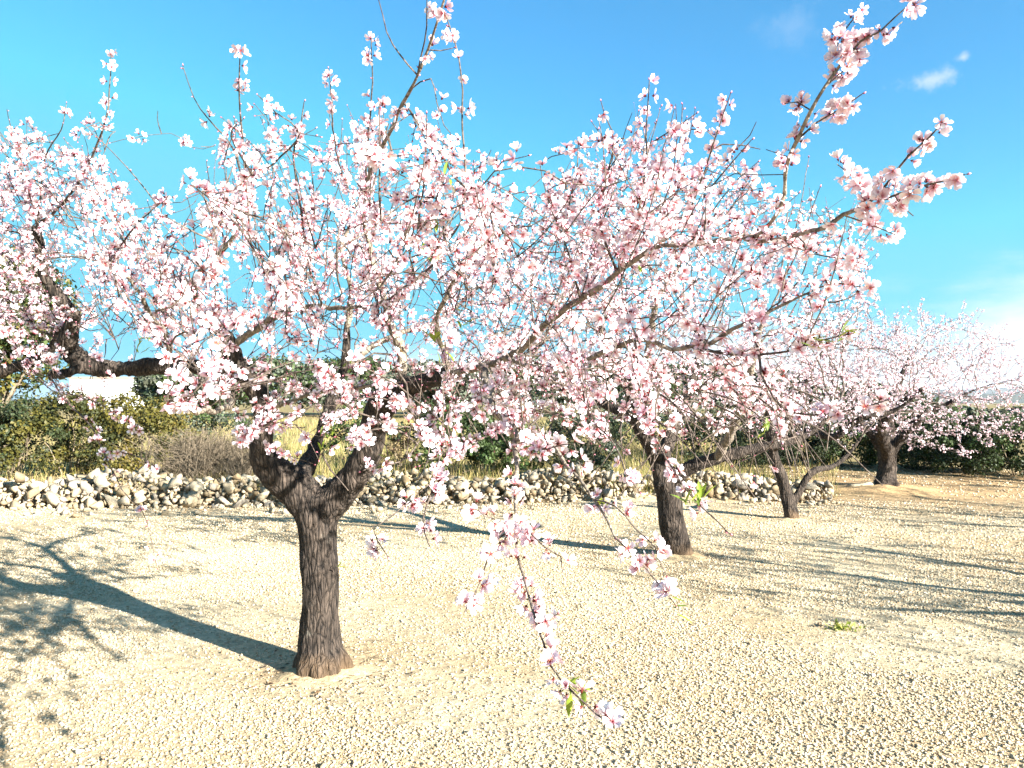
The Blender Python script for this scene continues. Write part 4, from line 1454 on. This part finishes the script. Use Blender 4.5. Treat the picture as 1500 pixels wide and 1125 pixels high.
def round_tree(seed, base, label, trunk_h, R, top, n, lean=(0, 0), **kw):
    r = np.random.default_rng(seed)
    b = Vector(base)
    f = b + Vector((lean[0], lean[1], trunk_h))
    sk = [('T', [b + Vector((0, 0, -0.08)), b + Vector((0, 0, 0.05)), b * 0.5 + f * 0.5, f], [0.19, 0.15, 0.115, 0.12])]
    sk += kw.pop('extra', [])
    k = 5
    for i in range(k):
        a = i * 2 * math.pi / k + r.random() * 0.8
        u = Vector((math.cos(a), math.sin(a), 0))
        sk.append(('T', [f - Vector((0, 0, 0.05)), f + u * 0.35 * R * 0.6 + Vector((0, 0, 0.25)), f + u * R * 0.42 + Vector((r.normal() * .1, r.normal() * .1, 0.55)), f + u * R * 0.65 + Vector((r.normal() * .1, r.normal() * .1, 0.95 + 0.3 * r.random()))],
                   [0.085, 0.065, 0.045, 0.025]))
    zc = (trunk_h + 0.35 + top) / 2
    att = ellipsoid(n, (f.x, f.y, zc), (R, R, top - zc), r, kw.pop('test', None))
    auto_tree('almond_tree', label, b, sk, att, seed, voxel=0.03, **kw)


second_tree()
third_tree()
fourth_tree()
round_tree(61, (-4.9, 4.9, 0), 'almond tree beyond the left photo edge, one dark limb and blossom twigs reaching into view', 1.0, 2.2, 3.4, 1100, shoots=160,
           detail='lo', spacing=0.045, cover=0.5, scale=0.022, test=lambda p: 200 < proj(p)[1][0] < 500 and (p[1] > 3.4),
           extra=[('T', [Vector((-4.9, 4.9, 0.95)), at(-180, 590, 5.0), at(-60, 560, 5.0), at(0, 545, 4.95), at(45, 530, 4.9), at(78, 508, 4.8), at(98, 470, 4.7)], [0.07, 0.06, 0.05, 0.045, 0.042, 0.036, 0.026])])
for sd, (bx, by), R_, lab, tst in ((63, (7.9, 3.7), 2.2, 'almond tree out of view on the right, throwing branchy shadow across the gravel', lambda p: p[0] > 3.4 + 0.3 * p[1]),
                               (64, (10.3, -0.6), 1.9, 'almond tree beside the camera, out of view, shading the gravel', lambda p: p[0] > 4),
                               (65, (11.0, 8.0), 2.5, 'almond tree out of view on the far right, shading the ochre soil', lambda p: p[0] > 0.72 * p[1] + 1.4),
                               (66, (14.2, 12.2), 2.6, 'almond tree out of view farthest right, darkening the soil before the hedge', lambda p: p[0] > 0.72 * p[1] + 1.4)):
    round_tree(sd, (bx, by, 0), lab, 1.0, R_, 3.1, 900, shoots=110, detail='lo', spacing=0.045, cover=0.7, scale=0.026, test=tst)

# ------------------------------------------------------------------ shrubs, brush, grass and trees beyond the wall
def leaf_card(w=0.4):
    V = np.array([(0, -w * 0.3, 0), (0.55, -w, 0.06), (1.0, 0, -0.05), (0.55, w, 0.06)], float)
    F = np.array([(0, 1, 2), (0, 2, 3)])
    return V, F


def shrub(name, label, cat, px, d, w, h, cols, n, leaf=0.055, seed=0, group=None, depth=None, stems=10, lw=0.35, gap=0.35, base=None, trunk=0.0):
    r = np.random.default_rng(seed)
    p = at(px, 590, d)
    z0 = gz(p.x, p.y)
    root = empty(name, (p.x, p.y, z0))
    tag(root, label, cat, group)
    depth = depth or w * 0.8
    # clumps spread through the crown
    nc = int(26 + 10 * w * h)
    cl, cr_ = [], []
    for k in range(nc):
        a = r.random() * 6.28
        rho = r.random() ** 0.45
        zz = trunk + (h - trunk) * (0.08 + 0.92 * r.random() ** 0.8)
        t = (zz - trunk) / (h - trunk + 1e-6)
        prof = math.sqrt(max(0.02, 1 - (2 * t - 0.75) ** 2 / 1.65)) if trunk == 0 else math.sqrt(max(0.02, 1 - (2 * t - 1) ** 2))
        cl.append((math.cos(a) * rho * w / 2 * prof, math.sin(a) * rho * depth / 2 * prof, zz))
        cr_.append((0.12 + 0.10 * r.random()) * (w + h) / 3.2)
    cl, cr_ = np.array(cl), np.array(cr_)
    which = r.integers(0, nc, n)
    q = r.normal(size=(n, 3))
    q /= np.linalg.norm(q, axis=1, keepdims=True)
    q *= (0.35 + 0.75 * r.random((n, 1)) ** 0.6)
    pos = cl[which] + q * cr_[which][:, None] * np.array([1, 1, 0.8])
    pos[:, 2] = np.maximum(pos[:, 2], 0.03)
    out = q + r.normal(size=(n, 3)) * 0.7 + np.array([0, 0, 0.3])
    V0, F0 = leaf_card(lw)
    rot = frames_from_dirs(out, r)
    cols = np.array(cols)
    cc = cols[(r.integers(0, len(cols), nc)[which] + (r.random(n) < 0.3) * r.integers(0, len(cols), n)) % len(cols)] * (0.75 + 0.5 * r.random((n, 1)))
    V, F, C = scatter([(V0 - np.array([0.5, 0, 0]), F0, np.ones((4, 3)))], pos + np.array(root.location), rot, leaf * (0.6 + 0.8 * r.random(n)), r, cc)
    link('foliage' if not trunk else 'crown', mesh_np('foliage', V, F, M_FOL, C), root)
    ch = []
    for k in range(stems):
        c = cl[int(r.integers(0, nc))]
        b = np.array([c[0] * 0.15, c[1] * 0.15, -0.03]) if trunk == 0 else np.array([0, 0, trunk * 0.8])
        mid = b * 0.5 + c * 0.5 + r.normal(size=3) * 0.05 * h
        ch.append((np.array([b, mid, c]) + np.array(root.location), np.array([0.012, 0.008, 0.004]) * (1 if trunk == 0 else 4)))
    if trunk:
        ch.append((np.array([[0, 0, -0.1], [0.03, 0, trunk * 0.5], [0, 0.02, trunk * 1.1]]) + np.array(root.location), np.array([0.16, 0.12, 0.09]) * h / 4))
    V, F = tubes(ch, lambda r_: 5)
    link('stems' if not trunk else 'trunk', mesh_np('stems', V, F, M_SHRUBWOOD, smooth=True), root)
    return root


OLIVE = [(0.085, 0.078, 0.016), (0.115, 0.10, 0.02), (0.04, 0.046, 0.014)]
DARKG = [(0.025, 0.04, 0.016), (0.04, 0.055, 0.022), (0.055, 0.06, 0.028)]
MIDG = [(0.05, 0.085, 0.022), (0.07, 0.10, 0.03), (0.04, 0.06, 0.02)]
GREYG = [(0.10, 0.12, 0.085), (0.13, 0.14, 0.10), (0.07, 0.09, 0.055)]
BROWN = [(0.20, 0.15, 0.075), (0.26, 0.20, 0.10), (0.15, 0.11, 0.06)]
GOLD = [(0.32, 0.25, 0.10), (0.24, 0.19, 0.07), (0.16, 0.15, 0.05)]
BG = 'evergreen shrubs behind the stone wall'
shrub('evergreen_shrub', 'dark olive-green shrub behind the wall at the far left edge', 'shrub', 15, 13.6, 2.3, 1.35, OLIVE + DARKG, 9000, seed=1, group=BG)
shrub('evergreen_shrub', 'yellow-green shrub with dark hollow underneath, behind the wall under the sawn stub', 'shrub', 105, 14.0, 2.4, 1.4, OLIVE, 9000, seed=2, group=BG)
shrub('evergreen_shrub', 'mustard-tinged round shrub left of the bare grey brush', 'shrub', 205, 14.2, 2.2, 1.5, OLIVE + [(0.13, 0.10, 0.02)], 8000, seed=3, group=BG)
shrub('evergreen_shrub', 'dense dark shrub right of the main forked trunk', 'shrub', 655, 14.4, 2.4, 1.25, DARKG + MIDG, 9000, seed=4, group=BG)
shrub('evergreen_shrub', 'bright green bushy shrub right behind the hanging branch', 'shrub', 735, 14.0, 1.3, 1.0, MIDG, 5000, seed=5, group=BG)
shrub('evergreen_shrub', 'dark grey-green shrub behind the wall left of the leaning second trunk', 'shrub', 850, 14.2, 1.9, 1.05, DARKG + GREYG, 7000, seed=6, group=BG)
shrub('evergreen_shrub', 'low dark shrub in the gap right of the leaning second trunk', 'shrub', 1060, 16.5, 3.0, 1.15, DARKG, 7000, seed=7, group=BG)
shrub('dry_shrub', 'round orange-brown dry shrub beside the right limb of the main tree', 'shrub', 588, 13.9, 0.75, 0.75, BROWN, 3500, leaf=0.03, seed=8)
shrub('evergreen_shrub', 'small light green shrub seen through the fork of the main tree', 'shrub', 520, 16.5, 1.2, 1.25, MIDG, 3500, seed=9, group=BG)
shrub('evergreen_shrub', 'grey-green shrub behind the dry grass left of the main fork', 'shrub', 330, 17.2, 2.6, 1.05, GREYG + MIDG, 5500, seed=10, group=BG)
shrub('evergreen_shrub', 'grey-green shrub farther back between the main and second tree', 'shrub', 800, 18.5, 4.0, 1.7, GREYG + DARKG, 7000, seed=12, group=BG)
shrub('evergreen_shrub', 'broad grey-green shrub farther back beside the leaning second trunk', 'shrub', 960, 19.0, 3.5, 1.6, GREYG + MIDG, 7000, seed=13, group=BG)
HG = 'dark bushes along the right side of the orchard'
for i, (px, d, w, h, lab, cc) in enumerate((
        (1160, 18.0, 3.0, 1.1, 'dark bush behind the slim two-stemmed almond tree', DARKG),
        (1255, 18.5, 3.2, 1.15, 'dark bush just left of the mounded almond trunk', DARKG + MIDG),
        (1345, 17.5, 2.6, 1.45, 'dark bush just right of the mounded almond trunk', DARKG + MIDG),
        (1410, 16.6, 2.6, 1.12, 'mid green bush, second from the right edge of the hedge', MIDG + DARKG),
        (1490, 16.0, 3.0, 1.15, 'dark green bush at the right edge of the photo', DARKG + MIDG))):
    shrub('evergreen_bush', lab, 'bush', px, d, w, h, cc, 14000, seed=20 + i, group=HG)

# bare grey-brown brush of thin stems
def brush(px, d, w, h, n, seed, label):
    r = np.random.default_rng(seed)
    p = at(px, 590, d)
    root = empty('bare_brush', (p.x, p.y, gz(p.x, p.y)))
    tag(root, label, 'brush')
    ch = []
    for k in range(n):
        b = np.array([r.normal() * w * 0.2, r.normal() * w * 0.15, 0])
        a = r.random() * 6.28
        lean = r.random() ** 0.7 * w * 0.55
        tip = b + np.array([math.cos(a) * lean, math.sin(a) * lean * 0.7, h * (0.25 + 0.75 * r.random()) * (1 - 0.35 * lean / w)])
        mid = b * 0.45 + tip * 0.55 + np.array([0, 0, h * 0.12]) + r.normal(size=3) * 0.06
        pts = np.array([b, mid, tip, tip + (tip - mid) * 0.35 + np.array([0, 0, -0.10]) + r.normal(size=3) * 0.05])
        ch.append((pts + np.array(root.location), np.array([0.005, 0.0035, 0.0025, 0.0012])))
    V, F = tubes(ch, lambda r_: 3)
    tag(link('stems', mesh_np('stems', V, F, M_SHRUBWOOD), root), kind='stuff')


brush(305, 13.8, 1.6, 0.95, 1300, 71, 'tangled bare grey-brown brush behind the wall between green shrubs and dry grass')
brush(372, 13.5, 1.0, 0.75, 500, 72, 'small bare brush behind the wall just left of the main trunk')


def grass():
    r = np.random.default_rng(81)
    n = 60000
    y = 13.0 + 17 * r.random(n) ** 1.5; x = r.uniform(-0.7, 0.42, n) * y
    px = x / y * FPX + 750
    dens = np.interp(px, [0, 200, 330, 400, 600, 680, 800, 900, 1000, 1100], [0.3, 0.3, 0.7, 1, 1, 0.5, 0.4, 0.9, 0.9, 0.3])
    k = r.random(n) < dens
    x, y = x[k], y[k]; n = len(x)
    h = r.uniform(0.12, 0.42, n) * (0.6 + 0.6 * (r.random(n) ** 2))
    z = np.array([gz(a, b) for a, b in zip(x, y)])
    a = r.random(n) * 6.28
    wv = np.stack([np.cos(a), np.sin(a), np.zeros(n)], 1) * 0.005
    ln = np.stack([r.normal(size=n) * 0.3, r.normal(size=n) * 0.3, np.ones(n)], 1)
    b = np.stack([x, y, z], 1)
    V = np.stack([b - wv, b + wv, b + ln * h[:, None]], 1).reshape(-1, 3)
    F = np.arange(n * 3).reshape(-1, 3)
    g = np.array([[0.40, 0.31, 0.12], [0.30, 0.25, 0.09], [0.14, 0.17, 0.045], [0.46, 0.38, 0.20]])[r.integers(0, 4, n)]
    C = np.repeat(g * (0.8 + 0.4 * r.random((n, 1))), 3, 0)
    o = link('dry_grass', mesh_np('dry_grass', V, F, M_DRY, C))
    tag(o, 'golden dry grass growing between the shrubs behind the wall', 'grass', kind='stuff')


grass()

# trees farther off
FT = 'far trees behind the orchard'
far = [(5, 19, 3.2, 4.9, MIDG + OLIVE, 'tall light green pine showing above the blossom at the left edge'),
       (-60, 24, 5, 5.2, MIDG, 'green tree cut by the left photo edge behind the pine'),
       (275, 34, 4.4, 3.6, DARKG + GREYG, 'dark round tree right of the white house'),
       (290, 30, 4.5, 3.0, GREYG + MIDG, 'grey-green far tree seen under the long left limb'),
       (400, 38, 8, 4.0, MIDG + GREYG, 'far tree behind the left limb of the main fork'),
       (520, 42, 8, 4.3, DARKG + MIDG, 'far dark tree seen through the fork of the main trunk'),
       (640, 36, 6, 3.6, GREYG, 'far silver-green tree right of the main fork'),
       (760, 44, 9, 4.6, DARKG + MIDG, 'far dark tree behind the hanging branch'),
       (890, 38, 7, 3.9, MIDG + DARKG, 'far tree left of the second almond trunk'),
       (1010, 42, 8, 4.2, DARKG, 'far tree right of the second almond trunk'),
       (1130, 36, 6, 3.4, GREYG + DARKG, 'far tree behind the slim almond'),
       (1260, 40, 7, 3.4, DARKG + MIDG, 'far tree behind the mounded almond'),
       (1400, 32, 5, 1.6, MIDG + GREYG, 'low far tree above the dark bushes under the blue hills'),
       (1500, 36, 6, 1.5, DARKG + GREYG, 'low far tree at the right edge under the blue hills')]
for i, (px, d, w, h, cc, lab) in enumerate(far):
    h *= 1.0 if i < 2 else 0.64
    shrub('pine_tree' if i == 0 else 'far_tree', lab, 'tree', px, d, w, h, cc, 12000, leaf=0.20 if i > 1 else 0.13, seed=90 + i, group=FT, trunk=h * 0.28, stems=6, lw=0.3)


# ------------------------------------------------------------------ white house far left
def house():
    p = at(145, 590, 62)
    z0 = gz(p.x, p.y)
    root = empty('white_house', (p.x, p.y, z0))
    tag(root, 'small flat-roofed white house far off at the left, glimpsed between limb and shrubs', 'house')
    mw, n, l, b = mat('whitewash')
    no = N(n, 'ShaderNodeTexNoise', ins={'Scale': 1.5, 'Detail': 6.0})
    mr = N(n, 'ShaderNodeMapRange', ins={1: 0.3, 2: 0.7, 3: 0.66, 4: 0.8})
    l.new(no.outputs[0], mr.inputs[0]); l.new(mr.outputs[0], b.inputs['Base Color'])
    b.inputs['Roughness'].default_value = 0.9
    md, n, l, b = mat('dark_glass')
    b.inputs['Base Color'].default_value = (0.02, 0.025, 0.03, 1); b.inputs['Roughness'].default_value = 0.15
    mt, n, l, b = mat('roof_coping')
    b.inputs['Base Color'].default_value = (0.32, 0.25, 0.18, 1)
    def box(name, x0, x1, y0, y1, zz0, zz1, m, par):
        bm = bmesh.new()
        bmesh.ops.create_cube(bm, size=1)
        for v in bm.verts:
            v.co = (x0 + (v.co.x + .5) * (x1 - x0), y0 + (v.co.y + .5) * (y1 - y0), zz0 + (v.co.z + .5) * (zz1 - zz0))
        bmesh.ops.bevel(bm, geom=bm.edges[:], offset=0.015, segments=1, affect='EDGES')
        me = bpy.data.meshes.new(name); bm.to_mesh(me); bm.free(); me.materials.append(m)
        o = bpy.data.objects.new(name, me); COL.objects.link(o); o.parent = par
        return o
    box('wall', -2.4, 2.4, 0, 6, -0.3, 2.5, mw, root)
    box('roof', -2.5, 2.5, -0.1, 6.1, 2.503, 2.62, mt, root)
    w = box('window', 2.39, 2.43, 1.8, 2.9, 1.0, 2.0, mt, root)
    box('pane', 2.432, 2.44, 1.88, 2.82, 1.08, 1.92, md, w)


house()

# ------------------------------------------------------------------ small things on the gravel
def weed():
    p = ground_at(1236, 922)
    root = empty('weed_tuft', p)
    tag(root, 'small yellow-green weed growing alone in the gravel on the right', 'weed')
    r = np.random.default_rng(55)
    n = 70
    a = r.random(n) * 6.28
    el = r.uniform(0.2, 1.2, n)
    base = np.stack([r.normal(size=n) * 0.05, r.normal(size=n) * 0.03, np.full(n, 0.005)], 1) + np.array(p)
    dirs = np.stack([np.cos(a) * np.cos(el), np.sin(a) * np.cos(el), np.sin(el)], 1)
    rot = frames_from_dirs(np.cross(dirs, r.normal(size=(n, 3))), r)
    V0, F0 = leaf_card(0.3)
    cc = np.array([[0.16, 0.20, 0.03], [0.24, 0.24, 0.05]])[r.integers(0, 2, n)]
    V, F, C = scatter([(V0, F0, np.ones((4, 3)))], base + dirs * 0.02, rot, r.uniform(0.02, 0.045, n), r, cc)
    link('foliage', mesh_np('foliage', V, F, M_LEAF, C), root)


weed()


def litter():
    """dead leaves, husks and bits of twig lying on the gravel"""
    r = np.random.default_rng(57)
    n = 420
    y = 3.0 + 9 * r.random(n) ** 1.3
    x = (r.random(n) * 2 - 1) * (y * 0.68 + 0.3)
    pos = np.stack([x, y, np.array([gz(a, b) for a, b in zip(x, y)]) + 0.016], 1)
    ex = []
    for cx, cy, rr_ in ((ground_at(470, 984).x, ground_at(470, 984).y, 0.17), (ground_at(992, 814).x, ground_at(992, 814).y, 0.19), (ground_at(1298, 717).x, ground_at(1298, 717).y, 0.3)):
        for k in range(150):
            a, q = r.random() * 6.28, rr_ + abs(r.normal()) * 0.22
            x_, y_ = cx + q * math.cos(a), cy + q * math.sin(a)
            ex.append((x_, y_, gz(x_, y_) + 0.012))
    pos = np.concatenate([pos, np.array(ex)]); n = len(pos)
    V0 = np.array([(0, 0, 0.1), (0.4, 0.16, 0.2), (1.0, 0.02, 0.1), (0.5, -0.2, 0.02), (0.5, 0.0, 0.3)], float) - np.array([0.5, 0, 0.1])
    F0 = np.array([(0, 4, 1), (0, 3, 4), (1, 4, 2), (3, 2, 4)])
    V1 = np.array([(0, 0.03, 0), (0, -0.03, 0), (1.6, 0.03, 0.1), (1.6, -0.03, 0.1), (0.8, 0, 0.16)], float) - np.array([0.8, 0, 0])
    F1 = np.array([(0, 1, 4), (4, 3, 2), (0, 4, 2), (1, 3, 4)])
    cc = np.array([[0.07, 0.045, 0.03], [0.12, 0.07, 0.035], [0.04, 0.03, 0.025]])[r.integers(0, 3, n)]
    V, F, C = scatter([(V0, F0, np.ones((5, 3))), (V1, F1, np.ones((5, 3)))], pos, rotmats(n, r, True), r.uniform(0.012, 0.04, n), r, cc)
    o = link('leaf_litter', mesh_np('leaf_litter', V, F, M_DRY, C))
    tag(o, 'dark dead leaves and twig bits scattered on the gravel', 'litter', kind='stuff')


litter()


def soil_rise(p, rad, hgt, seed):
    V, F = [], []
    n, m = 36, 12
    for j in range(m):
        t = j / (m - 1)
        for i in range(n):
            a = i * 2 * math.pi / n
            rr = t * rad * (1 + 0.35 * noise.noise(Vector((math.cos(a) * 1.5, math.sin(a) * 1.5, seed))))
            x, y = rr * math.cos(a), rr * 0.85 * math.sin(a)
            z = hgt * (1 - sstep(t)) + 0.35 * hgt * noise.noise(Vector((x * 6 / rad, y * 6 / rad, seed))) * (1 - t) - 0.008 * t
            V.append((p.x + x, p.y + y, gz(p.x + x, p.y + y) + z))
    for j in range(m - 1):
        for i in range(n):
            k = (i + 1) % n
            F.append((j * n + i, j * n + k, (j + 1) * n + k, (j + 1) * n + i))
    tag(link('soil_mound_ground', mesh_np('soil_mound_ground', np.array(V), np.array(F), M_GROUND, smooth=True)), kind='structure')


def mound():
    """soil piled at the feet of the trees, and the flat rock by the fourth one"""
    soil_rise(ground_at(1298, 719), 1.25, 0.11, 2)
    soil_rise(ground_at(470, 984), 0.42, 0.045, 5)
    soil_rise(ground_at(992, 814), 0.50, 0.05, 6)
    soil_rise(ground_at(1160, 761), 0.36, 0.04, 7)
    q = ground_at(1262, 716)
    Vr, Fr = hull_stone(777, 22, (1, 0.6, 0.35), 0.15)
    o = link('boulder', mesh_np('boulder', Vr, Fr, M_WALLST), loc=(q.x, q.y, q.z + 0.03))
    o.scale = (0.34, 0.34, 0.34)
    tag(o, 'flat dark rock lying just left of the mounded almond trunk', 'rock')


mound()


def haze():
    """thin air between the orchard and the far hills"""
    bm = bmesh.new()
    bmesh.ops.create_cube(bm, size=1)
    for v in bm.verts:
        v.co = (v.co.x * 12400, (v.co.y + 0.5) * 6900 - 750, (v.co.z + 0.5) * 152 - 2.0)
    me = bpy.data.meshes.new('haze'); bm.to_mesh(me); bm.free()
    m = bpy.data.materials.new('thin_air'); m.use_nodes = True
    n, l = m.node_tree.nodes, m.node_tree.links
    n.remove(n['Principled BSDF'])
    v = N(n, 'ShaderNodeVolumePrincipled', ins={'Color': (0.80, 0.88, 1.0, 1), 'Density': 0.00009, 'Anisotropy': 0.2})
    l.new(v.outputs[0], n['Material Output'].inputs['Volume'])
    me.materials.append(m)
    o = link('haze', me)
    tag(o, kind='stuff')


haze()
